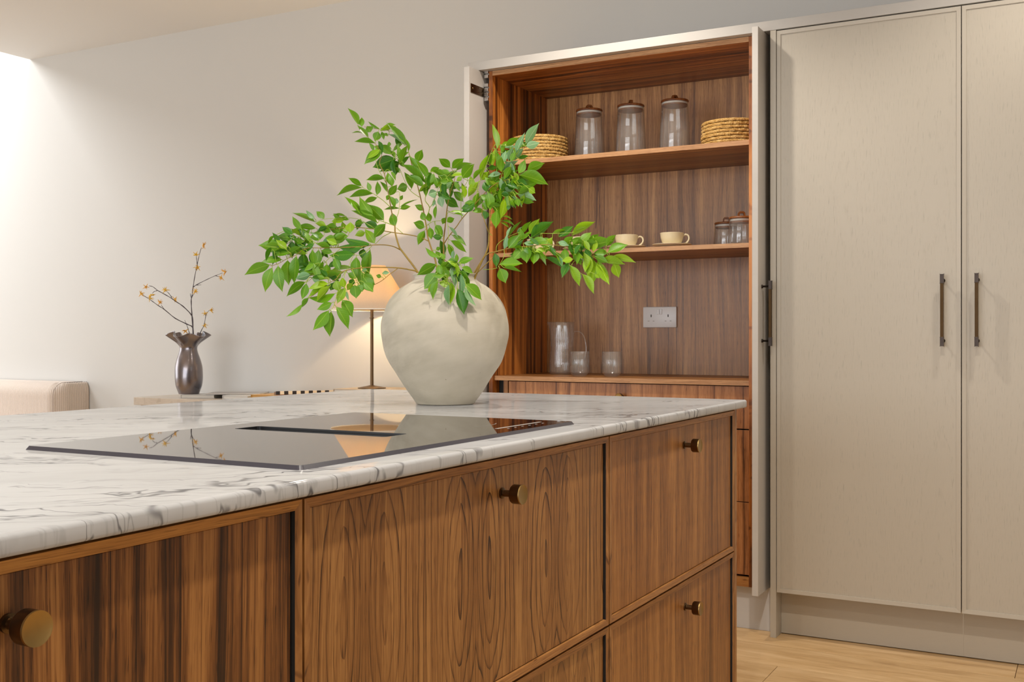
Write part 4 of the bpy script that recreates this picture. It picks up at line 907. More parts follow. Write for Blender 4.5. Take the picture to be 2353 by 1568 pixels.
LF = {
(780,240): """340,370,180,70,95,1;405,400,400,240,90,1;560,500,500,395,130,1;520,600,330,380,70,1;400,515,230,500,12,1;700,490,640,655,130,1;760,490,800,630,60,1;740,440,530,300,26,1;880,450,740,445,35,1;870,570,805,525,50,1;1210,740,870,340,110,1;1180,740,900,520,70,3;640,700,290,685,85,1;620,830,530,700,60,1;760,825,457,1035,150,1;930,900,740,740,130,1;740,810,630,750,70,1;1020,980,615,1125,200,0;1090,1045,750,1180,150,0;905,760,890,675,55,1;1100,1050,1080,740,100,1;1120,1040,1200,740,100,1;1000,960,930,830,60,1;1240,850,1190,630,45,1;1400,1040,1480,820,130,1;1600,1330,1430,1020,100,1;1440,1200,1280,950,110,1;1545,1420,1120,1110,100,1;1520,1480,1220,1300,120,1;1300,1520,1190,1220,110,1;1400,1350,1280,1270,70,0;870,1230,940,1470,95,1;930,1210,1020,1350,50,1;1080,1230,1010,1130,70,1""",
(760,400): """555,215,330,75,85,1;560,250,130,345,95,1;755,355,355,430,105,1;835,425,600,520,80,1;955,830,690,560,165,1;760,760,515,445,150,1;525,715,295,375,95,1;970,80,655,120,95,1;710,310,665,150,70,1;830,380,850,140,90,1;1165,940,1085,700,130,1;1250,630,1430,580,75,1;1680,650,1520,565,90,1;1690,960,1515,870,130,1;1690,1020,1580,1270,115,1;1070,400,1160,610,80,1;1060,380,1010,470,70,1;1060,390,1185,200,110,1;1250,470,1295,385,55,1;1230,500,1110,490,85,3;1380,210,1200,270,140,1;1110,220,1060,10,90,1;1010,320,905,135,60,1;1240,600,1550,455,14,1;1240,620,970,655,14,1;845,885,390,690,100,1;540,810,470,995,100,0;850,970,620,890,130,0;985,900,790,1150,140,1;790,1250,640,1010,140,2;710,1260,260,1190,130,0;560,1330,150,1300,150,0;420,1445,0,1470,150,0;590,1350,560,1520,110,0;350,1060,350,870,140,2;620,1050,440,1110,100,2;310,1120,-20,1200,170,1""",
(760,480): """710,740,690,1245,150,1;460,870,480,1260,150,1;40,900,190,1080,100,0;560,1180,800,1350,130,1;600,1330,760,1490,130,1;930,1160,1055,1150,55,3;910,1230,820,1200,60,1;270,130,50,90,40,1;320,200,190,150,60,1;250,200,20,220,100,2;90,420,90,180,60,2;290,440,200,250,100,2;10,300,80,400,100,0;430,300,600,240,60,1;60,560,260,460,110,1;100,330,-60,300,100,1;230,330,60,420,90,1""",
(560,480): """880,530,615,495,130,1;740,720,280,665,200,1;830,800,540,815,100,1;690,920,325,920,105,1;470,1010,50,1135,155,1;515,1060,350,1470,155,1;620,1030,655,1465,160,1;790,930,790,1340,185,1;950,850,905,1330,145,1;1080,790,1100,1140,155,0;980,510,1050,810,155,0;870,580,870,880,120,0;820,670,870,880,50,3;1180,440,800,420,80,1;1300,350,975,320,90,1;1290,240,890,105,34,1;1280,180,1120,50,70,3;1450,180,1320,40,105,1;1720,160,1620,90,70,1;1440,490,1190,500,140,1;1260,630,1100,560,90,1;1250,750,1230,1030,100,0;1350,740,1310,1050,125,1;1400,780,1520,890,60,0;1600,790,1400,740,90,1;1560,700,1310,640,90,1;1500,1000,1500,1180,100,1;1310,1070,1100,1150,60,1;1200,1185,945,1265,120,3;1110,1320,760,1530,125,1;1640,900,1725,1100,110,1;1650,1210,1310,1220,100,2;1560,420,1380,330,110,1;1650,560,1480,520,110,1;1720,420,1560,330,110,1;1080,600,900,560,90,1;1580,560,1420,600,80,3;1500,330,1330,400,80,0;1680,640,1500,560,100,2;1480,300,1290,260,90,2""",
(640,580): """1180,360,700,450,115,2;500,560,430,840,110,1;610,480,750,540,70,3;900,570,530,620,105,2;900,600,560,820,88,2;930,610,710,880,105,2;1020,740,570,850,110,1;430,930,190,1180,66,1;540,820,430,990,70,1;960,910,705,1030,108,1;905,1050,640,1390,155,1;950,1070,935,1500,160,1;1040,985,1270,1350,145,1;1150,860,1330,1145,165,1;1200,640,1060,910,125,2;1190,640,1150,460,100,2;1035,510,1090,700,125,2;1330,560,1240,680,95,2;1370,590,1400,820,165,1;1420,600,1520,700,110,1;1530,450,1700,700,185,1;870,220,880,400,108,1;740,350,860,400,60,3;1350,480,1290,600,90,0;1000,540,950,690,120,0;1230,700,1250,870,38,3;1340,280,960,280,60,2;1250,380,1400,470,90,1;1130,380,1000,470,90,1;1480,330,1500,600,120,1;1600,320,1500,330,60,3;830,470,700,420,60,1;1560,600,1420,680,100,1""",
(940,340): """740,355,555,185,125,1;775,370,970,185,135,1;850,410,1120,260,80,1;960,540,1135,300,165,1;380,420,540,355,80,1;740,450,580,395,75,1;780,520,450,430,115,1;860,430,640,540,110,0;530,700,480,530,120,1;800,620,640,560,90,1;630,730,770,620,95,3;740,740,890,620,115,0;500,790,350,840,135,3;510,790,740,920,125,0;640,920,880,1060,145,0;800,790,960,960,118,1;540,880,600,1065,108,3;450,920,430,1060,50,3;490,1040,465,1270,58,1;450,470,350,640,110,1;1000,900,980,620,78,2;1130,720,1120,520,95,2;1040,720,890,710,50,3;1160,570,1330,380,68,1;1100,1090,950,1080,118,0;1190,1000,1000,990,78,1;1150,1130,1370,1150,70,1;800,1190,990,1220,30,1;730,1150,1040,1180,34,2;680,1330,810,1270,95,1;650,1260,600,1370,78,1;290,1310,225,1160,95,1;380,1330,340,1170,95,1;480,1390,600,1560,105,1;620,480,480,400,90,1;700,600,560,620,90,1;400,540,330,440,80,1;950,520,860,600,70,2;1000,760,960,900,60,2""",
(940,520): """370,20,400,230,105,1;470,0,600,190,115,1;600,180,430,190,105,0;770,160,1040,315,78,1;750,260,1025,460,95,1;720,10,880,200,48,3;560,250,590,560,95,0;630,400,640,600,38,3;700,320,780,560,88,1;800,430,790,600,56,3;690,640,870,650,105,1;870,640,860,500,58,1;890,670,1140,555,95,1;490,690,160,870,145,1;500,850,280,1120,190,1;520,980,410,1305,105,1;490,1040,340,1170,88,2;640,960,640,1110,140,2;540,760,700,860,115,1;560,560,310,375,68,1;480,450,600,640,95,1;690,1000,770,1400,105,2;720,1050,735,1410,85,3;740,1000,810,1260,30,1;760,720,860,1060,105,3;880,1130,970,1568,170,0;930,870,950,1250,95,3;1000,740,1010,960,115,0;960,880,1100,1080,88,1;1010,1040,1305,1305,150,1;1010,1100,1155,1450,76,3;950,740,1150,840,88,1;620,790,690,930,115,1;560,560,620,720,90,0;540,700,560,860,100,1;640,600,560,480,70,1;720,700,640,820,90,1;590,900,700,1000,90,0;830,760,960,860,70,0;490,430,560,380,60,1;610,640,690,760,80,2""",
(1060,280): """620,390,600,55,85,2;640,500,640,80,76,2;710,640,705,385,48,3;760,740,790,520,98,3;850,700,920,460,88,3;1160,400,1380,45,140,3;990,560,1130,210,95,3;1163,440,1400,380,120,3;920,700,1110,480,105,3;740,890,1010,700,90,3;1190,880,1480,735,145,1;1030,930,1160,700,115,1;1050,960,1560,1095,185,1;1000,1010,1300,1040,105,0;1030,1220,1350,1080,125,1;1210,1200,1330,1280,105,2;1000,1300,1340,1400,145,3;1060,1420,1300,1450,88,1;840,1360,940,1530,105,3;1000,1380,1030,1520,88,1;720,940,495,990,78,3;840,850,900,1000,115,1;640,900,640,500,105,1;720,900,710,640,105,1;560,800,600,500,85,2;520,780,530,550,58,1;350,1050,520,600,55,2;370,1050,490,900,105,2;310,1080,140,1340,120,2;560,1150,440,1000,105,1;450,1260,420,1080,105,0;860,1110,720,1240,115,0;880,1080,960,1230,145,0;720,1300,860,1320,78,0;540,1300,540,1440,105,3;900,760,960,900,80,1;560,1000,700,1080,90,1;1000,1060,1180,1120,100,0;620,1060,640,880,90,1;480,840,640,820,80,0;940,600,880,460,80,1""",
(1060,440): """650,60,740,460,180,1;780,130,740,470,120,2;640,340,620,650,145,1;480,20,540,330,155,1;430,350,430,500,115,0;320,20,250,330,105,1;210,370,420,370,68,1;240,210,10,360,105,0;750,455,915,490,24,2;730,530,970,605,34,1;710,560,855,660,20,2;830,830,910,640,38,3;850,820,1070,540,44,1;1000,760,1110,640,20,3;1090,760,1220,540,76,1;1230,760,1385,490,125,2;1250,840,1650,570,165,0;770,1040,805,790,88,3;850,1020,1050,790,145,1;1000,900,1150,770,88,2;1180,1010,1190,1280,165,1;1320,1060,1310,1305,135,1;1100,1050,940,1220,145,1;600,1110,650,1360,105,0;700,1310,1085,1315,135,1;690,1390,795,1640,165,1;760,1370,1065,1465,30,1;700,1390,870,1475,14,2;1350,1060,1560,1300,76,1;1640,830,1530,1100,125,2;1540,880,1220,900,105,1;380,200,460,330,100,1;560,60,600,200,90,1;900,150,960,260,90,1;1000,140,1040,260,80,1;880,1180,1000,1200,90,1;860,250,840,330,60,0""",
(1240,490): """350,430,595,250,125,0;220,380,470,320,38,2;590,400,990,185,130,2;600,330,820,235,66,2;730,540,920,330,112,1;440,590,600,430,112,1;600,570,740,430,95,1;870,540,1060,385,85,1;840,630,1290,480,175,1;1200,590,1355,395,105,1;1230,715,1570,555,135,1;1215,710,980,720,105,1;1280,800,1710,830,105,2;1100,850,1510,935,125,2;1340,900,1425,1150,145,2;1050,850,1240,1270,150,2;960,830,960,1260,160,2;800,710,860,1140,150,2;680,640,750,830,105,0;620,700,740,930,125,1;450,640,480,910,125,1;600,830,410,860,88,2;530,900,400,1140,115,0;530,940,695,1305,125,2;690,1060,720,1230,58,3;770,1100,950,1445,112,2;100,790,420,1010,66,0;290,700,400,950,85,1;820,650,940,830,105,0;1000,1100,1080,1170,60,2;350,780,400,950,60,3;980,760,1160,830,80,0""",
}
leaves = []
for (ox, oy), txt in LF.items():
    for e in txt.split(';'):
        a = [float(q) for q in e.split(',')]
        leaves.append((ox+a[0]/7.84, oy+a[1]/7.84, ox+a[2]/7.84, oy+a[3]/7.84, a[4]/7.84, int(a[5])))
rf = random.Random(11)
for (cx_, cy_, sx_, sy_, n_, dr_) in ((700, 555, 95, 35, 34, 190), (735, 625, 55, 35, 18, 215), (905, 335, 45, 55, 12, 120), (1010, 410, 55, 35, 16, 80), (1165, 400, 50, 60, 34, 60), (1140, 455, 45, 25, 14, 60), (1215, 570, 60, 25, 22, 350), (1330, 575, 60, 28, 20, 20), (1045, 615, 30, 22, 12, 90), (1165, 340, 30, 40, 8, 300)):
    for _ in range(n_):
        x_ = cx_+max(-.8, min(.8, rf.gauss(0, 0.5)))*sx_; y_ = cy_+max(-.8, min(.8, rf.gauss(0, 0.5)))*sy_
        an = math.radians(dr_+rf.gauss(0, 55)); L_ = rf.uniform(22, 36)
        leaves.append((x_, y_, x_+L_*math.cos(an), y_+L_*math.sin(an), L_*rf.uniform(0.22, 0.42), rf.choice((0, 1, 1, 1, 2, 3) if x_ > 1090 else (0, 0, 1, 1, 1, 2))))
def leaf_mesh(bend, fold, name):
    bm = bmesh.new()
    ts = [0, .05, .12, .21, .31, .42, .53, .64, .74, .83, .91, 1.0]
    ws = [.03, .20, .46, .74, .93, 1.0, .96, .81, .60, .36, .15, .0]
    L = []; Mx = []; R_ = []
    for i, (t_, w_) in enumerate(zip(ts, ws)):
        z = -bend*t_*t_+bend*0.5*t_
        ser = 0.0
        hw = 0.5*w_+(ser if 0.1 < w_ else 0)
        Mx.append(bm.verts.new((0.03*math.sin(t_*3+bend*9), t_, z)))
        if w_ > 0:
            L.append(bm.verts.new((-hw, t_, z+fold*hw*0.25))); R_.append(bm.verts.new((hw, t_, z+fold*hw*0.25)))
    n = len(L)
    for i in range(n-1):
        bm.faces.new((L[i], Mx[i], Mx[i+1], L[i+1])); bm.faces.new((Mx[i], R_[i], R_[i+1], Mx[i+1]))
    bm.faces.new((L[n-1], Mx[n-1], Mx[n])); bm.faces.new((Mx[n-1], R_[n-1], Mx[n]))
    for f in bm.faces: f.smooth = True
    me = bpy.data.meshes.new(name); bm.to_mesh(me); bm.free(); return me
LM = {}
for tone in range(4):
    for k, (bd, fo) in enumerate(((0.05, 0.5), (0.22, 0.9), (-0.12, 1.3), (0.35, 0.2))):
        me = leaf_mesh(bd, fo, 'leaf'); me.materials.append(LEAFM[tone]); LM[(tone, k)] = me
rl = random.Random(42)
segs = []
for bid, polys in ST.items():
    for pl in polys:
        for a, b in zip(pl[:-1], pl[1:]):
            if max(a[1], b[1]) > 640 and bid != 'A' and bid != 'G': continue
            segs.append((bid, a, b))
def nearest(x, y, only=None):
    best = None
    for bid, a, b in segs:
        if only and bid not in only: continue
        dx, dy = b[0]-a[0], b[1]-a[1]; L2 = dx*dx+dy*dy+1e-9
        t_ = max(0, min(1, ((x-a[0])*dx+(y-a[1])*dy)/L2))
        qx, qy = a[0]+dx*t_, a[1]+dy*t_
        d = math.hypot(x-qx, y-qy)
        if best is None or d < best[0]: best = (d, bid, qx, qy, a[2]+(b[2]-a[2])*t_)
    return best
BL = {'A': 'low green branch arching left from the urn in front of the table lamp', 'B': 'green branch rising left from the urn with a long leafy arm to the far left',
      'C': 'tall green branch leaning left above the urn, topmost leaves of the bunch', 'D': 'green branch leaning right from the middle of the urn towards the straw mats',
      'E': 'upright green branch at the right side of the urn mouth', 'F': 'green branch reaching far right from the urn in front of the cream cups',
      'G': 'short drooping sprig hanging over the front rim of the urn'}
broot = {}; stem_bm = {}; pet_bm = {}
for bid, polys in ST.items():
    b0 = polys[0][0]; loc = atD(b0[0], b0[1], DU+b0[2])
    broot[bid] = thing('leafy_branch', BL[bid], 'branch', tuple(loc), 'green branches in the urn')
    stem_bm[bid] = bmesh.new(); pet_bm[bid] = bmesh.new()
    for pi, pl in enumerate(polys):
        P4 = smooth_path([(p[0], p[1], p[2]*1000) for p in pl], 3)
        rr = [pl[min(int(i/3), len(pl)-1)][3]*0.001*0.62 for i in range(len(P4))]
        pts = [atD(p.x, p.y, DU+p.z/1000) for p in P4]
        add_tube(stem_bm[bid], pts, rr, 7, 0 if rr[0] > 0.0009 and pi < 2 else 1)
cz = {}
for i, (bx_, by_, tx_, ty_, wpx, tone) in enumerate(leaves):
    only = ['G'] if (by_ > 600 and 985 < bx_ < 1085) else None
    d, bid, qx, qy, dep = nearest(bx_, by_, only)
    Lp = math.hypot(tx_-bx_, ty_-by_)
    j = rl.uniform(-0.018, 0.018); 
    db = dep+j*min(1, d/12+0.3); dt = db + rl.uniform(-0.45, 0.45)*Lp*S*0.6
    if only:   # hanging sprig keeps in front of the urn belly
        def front(y):
            rr_ = 0.0
            for yy, r in up:
                if yy >= y: rr_ = r
            return -(rr_*S) - 0.006
        if by_ > 645: db = min(db, front(by_)-0.004)
        if ty_ > 640: dt = min(dt, front(ty_)-0.006)
        db = min(db, -0.088 if by_ > 625 else db)
    Bp = atD(bx_, by_, DU+db); Tp = atD(tx_, ty_, DU+dt)
    ax_ = (Tp-Bp); Ln = ax_.length; ax_.normalize()
    view = ((Bp+Tp)/2-CAM).normalized()
    side0 = ax_.cross(view).normalized()
    ratio = wpx/max(Lp, 1); c_ = min(1.0, ratio/0.44)
    ph = math.acos(c_)*0.92 if c_ < 1 else 0
    ph = max(ph, 0.15+0.35*rl.random()) if c_ > 0.5 else ph
    ph *= rl.choice((-1, 1))
    side = Quaternion(ax_, ph) @ side0
    wr = wpx*S*1.22/max(math.cos(ph), 0.22); Ln *= 1.07
    nrm = side.cross(ax_).normalized()
    if nrm.z < 0 and rl.random() < 0.75: side = -side; nrm = -nrm
    k = rl.randrange(4)
    o = bpy.data.objects.new('leaf', LM[(tone, k)]); C.objects.link(o); o.parent = broot[bid]
    Mx = Matrix(((side.x*wr, ax_.x*Ln, nrm.x*Ln, Bp.x), (side.y*wr, ax_.y*Ln, nrm.y*Ln, Bp.y), (side.z*wr, ax_.z*Ln, nrm.z*Ln, Bp.z), (0, 0, 0, 1)))
    o.matrix_parent_inverse = Matrix.Translation(-Vector(broot[bid].location)); o.matrix_basis = Mx
    if d > 1.5 and d < 75:
        Q = atD(qx, qy, DU+dep); mid = (Q+Bp)/2+Vector((0, 0, 0.0015*min(d, 15)/5)) - ax_*min(d*S*0.25, 0.012)
        pts = smooth_path([Q, mid, Bp, Bp+ax_*Ln*0.05], 3)
        add_tube(pet_bm[bid], pts, [0.0007]*(len(pts)-3)+[0.0006, 0.0006, 0.0005], 5)
for bid in ST:
    obj('stem', stem_bm[bid], [M_BARK, M_TWIG], broot[bid], smooth=True)
    q = obj('leaf_stalks', pet_bm[bid], M_TWIG, broot[bid], smooth=True); q['kind'] = 'stuff'
print('leaves', len(leaves))

# ------------------------------------------------------------------ console table, lamp, books, metal vase
ZT = 0.760
t = thing('console_table', 'pale oak console table against the wall behind the island', 'table', (-3.3, 4.23, 0))
M_TAB = walnut('limed_oak', 'X', 'Y', seed=31, band=0.25, lines=0.05, stops=[(0.0, (0.36, 0.29, 0.22)), (0.3, (0.45, 0.37, 0.29)), (0.6, (0.52, 0.44, 0.355)), (0.85, (0.58, 0.50, 0.41))])
x0t, y0t = -4.454, 4.03
box('table_top', x0t, -2.36, y0t, YB-0.02, ZT-0.040, ZT, M_TAB, t, 0.002)
for xx in (x0t+0.03, -2.42):
    for yy in (y0t+0.02, YB-0.07):
        box('leg', xx-0.0, xx+0.045, yy, yy+0.045, 0, ZT-0.0405, M_TAB, t, 0.002)
box('apron', x0t+0.08, -2.43, y0t+0.03, y0t+0.05, ZT-0.12, ZT-0.0405, M_TAB, t, 0.001)
def book(name, label, cxy, sx, sy, z0, z1, rz, cover, pages, group=None, cat='book'):
    tt = thing(name, label, cat, (cxy[0], cxy[1], z0), group); tt.rotation_euler = (0, 0, 0)
    R3 = Matrix.Rotation(rz, 4, 'Z')
    def part(nm, a, m):
        bm = bmesh.new(); add_box(bm, *a, 0.0008); bmesh.ops.transform(bm, matrix=R3, verts=bm.verts)
        q = obj(nm, bm, m); q.parent = tt
    h = z1-z0; c = min(0.0025, h*0.2)
    part('cover', (-sx/2, sx/2, -sy/2, sy/2, 0.0, c), cover); part('cover', (-sx/2, sx/2, -sy/2, sy/2, h-c, h), cover)
    part('spine', (-sx/2, -sx/2+c, -sy/2, sy/2, c, h-c), cover)
    part('pages', (-sx/2+c+0.0003, sx/2-0.004, -sy/2+0.004, sy/2-0.004, c+0.0002, h-c-0.0002), pages)
    return tt
M_PAGES = plain('book_pages', (0.66, 0.62, 0.56), 0.8); M_WCOV = plain('white_book_cover', (0.62, 0.60, 0.575), 0.4)
M_GCOV = plain('grey_magazine_cover', (0.40, 0.37, 0.35), 0.35); M_DCOV = plain('dark_magazine_back', (0.09, 0.075, 0.085), 0.4); M_GOLD = plain('tan_book_cover', (0.55, 0.30, 0.08), 0.45)
ang = math.radians(24); cu, su = math.cos(ang), math.sin(ang)
cxb, cyb = -4.154+0.09*cu-0.13*su, 4.066+0.09*su+0.13*cu
book('book', 'pale book lying flat under the dark ruffled vase', (cxb, cyb), 0.18, 0.26, ZT+0.0002, 0.7795, ang, M_WCOV, M_PAGES, 'books on the console table')
book('book', 'pale book lying flat to the right of the dark vase, under the magazine', (-3.828, 4.245), 0.17, 0.26, ZT+0.0002, 0.7795, 0.0, M_WCOV, M_PAGES, 'books on the console table')
mg = thing('magazine', 'grey magazine with a dark lower cover lying skewed across the two pale books', 'magazine', (-3.95, 4.27, 0.7798))
for nm, z0, z1, m in (('back_cover', 0.0, 0.0015, M_DCOV), ('pages', 0.0016, 0.0050, M_PAGES), ('front_cover', 0.0051, 0.0066, M_GCOV)):
    bm = bmesh.new(); add_box(bm, -0.14, 0.14, -0.10, 0.10, z0, z1, 0); bmesh.ops.transform(bm, matrix=Matrix.Rotation(math.radians(28), 4, 'Z'), verts=bm.verts)
    q = obj(nm, bm, m); q.parent = mg
pg = atY(607, 908, 4.13)
book('book', 'tan covered book lying flat under the left end of the striped tray', (-3.478, 4.25), 0.49, 0.27, ZT+0.0002, 0.7880, 0.0, M_GOLD, M_GOLD, 'books on the console table')
# striped tray: bone and black blocks along its border
ps = atY(634, 904, 4.118); ZTR = 0.7884
tr = thing('tray', 'slim tray edged with black and cream blocks on the tan book, left of the lamp', 'tray', (ps.x, ps.y, ZTR))
M_BONE = plain('cream_inlay', (0.72, 0.64, 0.50), 0.35); M_BLK = plain('black_inlay', (0.018, 0.016, 0.018), 0.3); M_TRW = plain('tray_wood', (0.16, 0.07, 0.03), 0.4)
RT = Matrix.Rotation(math.radians(50), 4, 'Z')
def trp(nm, a, m, bev=0.0004):
    bm = bmesh.new(); add_box(bm, *a, bev); bmesh.ops.transform(bm, matrix=RT, verts=bm.verts); q = obj(nm, bm, m); q.parent = tr
trp('base', (0, 0.285, 0.0, 0.058, 0.0, 0.0035), M_TRW)
nb = 14; wb = 0.285/nb
for k in range(nb): trp('inlay_block', (k*wb+0.0001, (k+1)*wb-0.0001, 0.0, 0.010, 0.0036, 0.0200), M_BONE if k % 2 else M_BLK)
trp('back_rim', (0, 0.285, 0.048, 0.058, 0.0036, 0.0150), M_TRW)
trp('end_rim', (0, 0.010, 0.0101, 0.0479, 0.0036, 0.0150), M_TRW); trp('end_rim', (0.275, 0.285, 0.0101, 0.0479, 0.0036, 0.0150), M_TRW)
# lamp on two large books
pl_ = atY(854.5, 800, 4.235); lx, ly = pl_.x, pl_.y; SL = (4.235/(math.cos(TH)+(854.5-CX)/F_PX*math.sin(TH)))/F_PX
ZL = H-(893-HY)*SL
book('book', 'large brown book lying lowest under the lamp', (-2.985, 4.26), 0.46, 0.30, ZT+0.0002, (ZT+ZL)/2, 0.0, plain('brown_book_cover', (0.16, 0.09, 0.05), 0.5), M_PAGES, 'books on the console table')
book('book', 'large pale book directly under the lamp base', (-2.99, 4.26), 0.44, 0.28, (ZT+ZL)/2+0.0002, ZL-0.0004, 0.0, plain('beige_book_cover', (0.42, 0.33, 0.23), 0.5), M_PAGES, 'books on the console table')
M_LAMPM = metal('antique_lamp_brass', (0.17, 0.11, 0.06), 0.45)
lp = thing('table_lamp', 'lit brass table lamp with a cream fabric shade behind the urn', 'lamp', (lx, ly, ZL))
bm = bmesh.new(); add_lathe(bm, [(0, 0), (0.066, 0), (0.068, 0.002), (0.066, 0.004), (0.045, 0.0085), (0.020, 0.013), (0.010, 0.016), (0, 0.016)], n=56); q = obj('base', bm, M_LAMPM, smooth=True); q.parent = lp
zs0 = H-(713-HY)*SL-ZL; zs1 = H-(611-HY)*SL-ZL
zc = H-(731-HY)*SL-ZL
bm = bmesh.new(); add_lathe(bm, [(0, 0.0155), (0.0083, 0.0155), (0.0080, 0.1), (0.0078, zc-0.003), (0.0110, zc-0.002), (0.0112, zc+0.002), (0.0078, zc+0.003), (0.0078, zc+0.07), (0.006, zs0+0.07), (0, zs0+0.07)], n=32); q = obj('stem', bm, M_LAMPM, smooth=True, angle=40); q.parent = lp
bm = bmesh.new(); add_lathe(bm, [(0, zs0+0.0705), (0.012, zs0+0.072), (0.024, zs0+0.092), (0.026, zs0+0.105), (0.020, zs0+0.122), (0, zs0+0.130)], n=24)
g = G('lamp_bulb'); g.set(color=(1, 0.9, 0.7), em=(1.0, 0.66, 0.30), ems=25.0); q = obj('bulb', bm, g.m, smooth=True); q.parent = lp
g = G('linen_shade'); n = g.noise(g.com(g.ma('MULTIPLY', g.sep()[0], 300), g.ma('MULTIPLY', g.sep()[1], 300), g.ma('MULTIPLY', g.sep()[2], 60)), 1, 2)
cc = g.mix(n, (0.74, 0.64, 0.52), (0.84, 0.75, 0.62)); g.set(color=cc, rough=0.8)
trn = g.t.nodes.new('ShaderNodeBsdfTranslucent'); g.put(trn.inputs[0], (0.90, 0.70, 0.40, 1)); mx = g.t.nodes.new('ShaderNodeMixShader'); mx.inputs[0].default_value = 0.42
g.t.links.new(g.b.outputs[0], mx.inputs[1]); g.t.links.new(trn.outputs[0], mx.inputs[2]); g.t.links.new(mx.outputs[0], g.out.inputs[0]); M_SHADE = g.m
bm = bmesh.new(); rb, rt = 0.197, 0.066
add_lathe(bm, [(rb, zs0), (rt, zs1), (rt-0.0015, zs1), (rb-0.0015, zs0), (rb, zs0)], n=72); q = obj('lamp_shade', bm, M_SHADE, smooth=True, angle=60); q.parent = lp
bm = bmesh.new(); add_lathe(bm, [(rb-0.0016, zs0-0.001), (rb+0.0008, zs0-0.001), (rb+0.0002, zs0+0.004), (rb-0.002, zs0+0.004), (rb-0.0016, zs0-0.001)], n=72); q = obj('shade_trim', bm, plain('shade_trim_cream', (0.85, 0.80, 0.70), 0.6), smooth=True, angle=30); q.parent = lp
light('lamp_light', 'POINT', (lx, ly, ZL+zs0+0.115), 32.0, (1.0, 0.76, 0.46), shadow_soft_size=0.028)

# dark ruffled metal vase
DV = 5.614; SV = DV/F_PX
g = G('dark_lustre_glaze'); n = g.noise(g.P(), 9, 3); g.set(color=g.ramp(n, [(0.3, (0.13, 0.135, 0.17)), (0.5, (0.22, 0.195, 0.205)), (0.7, (0.26, 0.20, 0.18))]), rough=0.27, metal=0.8, coat=0.5); M_LUST = g.m
vc = atD(434, 800, DV)
zb = 0.7800
pv = [(903, 22.5), (899, 24), (885, 29), (870, 31), (855, 31.2), (840, 30.5), (825, 27), (812, 22.5), (803, 20), (797, 19.6), (792, 21.5), (785, 27), (778, 35), (771, 43), (766, 48.5)]
bm = bmesh.new()
def ruf(r, z, a):
    tt_ = max(0, (z-(zb+(903-797)*SV))/((797-766)*SV))
    f = tt_**1.2
    k = math.cos(5*a+0.6)
    pin = 1+0.05*math.cos(3*a+1)*max(0, 1-abs((z-zb)/SV-100)/60)
    return r*pin*(1+0.20*f*k-0.10*f), z + 0.011*f*math.cos(5*a+0.6+PI)*1.0 + (0.006*f*math.sin(2*a))
sp_ = smooth_path([(r*SV, zb+(903-y)*SV, 0) for y, r in pv], 3)
pr = [(0, zb+0.001), (0.03, zb)]+[(p.x, p.y) for p in sp_]
pin_ = [(p.x-0.004, p.y+(0.001 if i > len(sp_)-3 else 0)) for i, p in enumerate(sp_)][::-1]
add_lathe(bm, pr+pin_+[(0.03, zb+0.006), (0, zb+0.006)], (vc.x, vc.y, 0), 120, fn=ruf)
mv = obj('vase', bm, M_LUST, smooth=True); tag(mv, 'dark lustre vase with a ruffled rim standing on a book on the console', 'vase')
# flowering twigs
def cp(u_, v_, d=0.0): return atD(300+u_/6.817, 550+v_/6.817, DV+d)
TW = {'main': ('tall dark twig with yellow star flowers, rising highest from the ruffled vase',
   [[(985,1600,0),(965,1250,0),(950,980,0),(960,900,.01),(980,750,.01),(1010,560,.01),(1045,400,.02),(1075,250,.02),(1110,130,.02)],
    [(985,750,.01),(1040,710,0),(1200,630,-.02),(1330,570,-.03),(1440,530,-.03)], [(1045,400,.02),(1035,310,.01),(1030,250,.01)], [(955,925,.01),(942,890,.01),(935,850,.01)], [(962,900,.01),(990,860,0),(1010,830,0)], [(1020,720,0),(1105,715,0)], [(1330,570,-.03),(1390,590,-.03)]],
   [(1135,95),(1030,240),(1055,440),(1485,515),(1425,600),(1020,815)]),
 'left': ('dark twig with yellow flowers arching up to the left above the vase',
   [[(988,1600,-.01),(975,1300,-.01),(955,1190,-.01),(820,1050,-.02),(700,970,-.03),(640,925,-.03),(510,850,-.04),(420,800,-.05),(350,745,-.05),(290,730,-.05)], [(650,915,-.03),(600,850,-.03),(570,820,-.03)], [(420,805,-.05),(370,820,-.05),(340,850,-.05)]],
   [(250,745),(315,870),(545,800),(690,945)]),
 'low': ('dark twig with yellow flowers reaching lowest to the left of the vase',
   [[(984,1600,.02),(975,1390,.02),(880,1330,.01),(700,1240,.0),(540,1110,-.01),(420,1030,-.02),(310,950,-.02),(200,880,-.02)], [(530,1105,-.01),(500,1060,-.01),(480,1030,-.01)]],
   [(160,855),(300,925),(455,990)]),
 'right': ('short dark twig with yellow flowers at the right side of the ruffled vase',
   [[(1060,1600,0),(1100,1450,0),(1150,1350,0),(1175,1220,0),(1200,1150,.01),(1240,1110,.01)], [(1178,1210,0),(1165,1160,0)]],
   [(1250,1110),(1165,1160),(1155,1345)]),
 'tiny': ('tiny twig with one orange flower just above the vase rim',
   [[(935,1600,-.02),(922,1480,-.02),(900,1400,-.02),(870,1320,-.02),(848,1270,-.02)], [(900,1410,-.02),(880,1430,-.02)]], [(862,1435)])}
g = G('petal_ochre'); g.set(color=g.mix(g.t.nodes.new('ShaderNodeObjectInfo').outputs['Random'], (0.82, 0.52, 0.04), (0.80, 0.40, 0.05)), rough=0.6); M_PET = g.m
M_TWD = plain('dark_twig_bark', (0.075, 0.06, 0.07), 0.7)
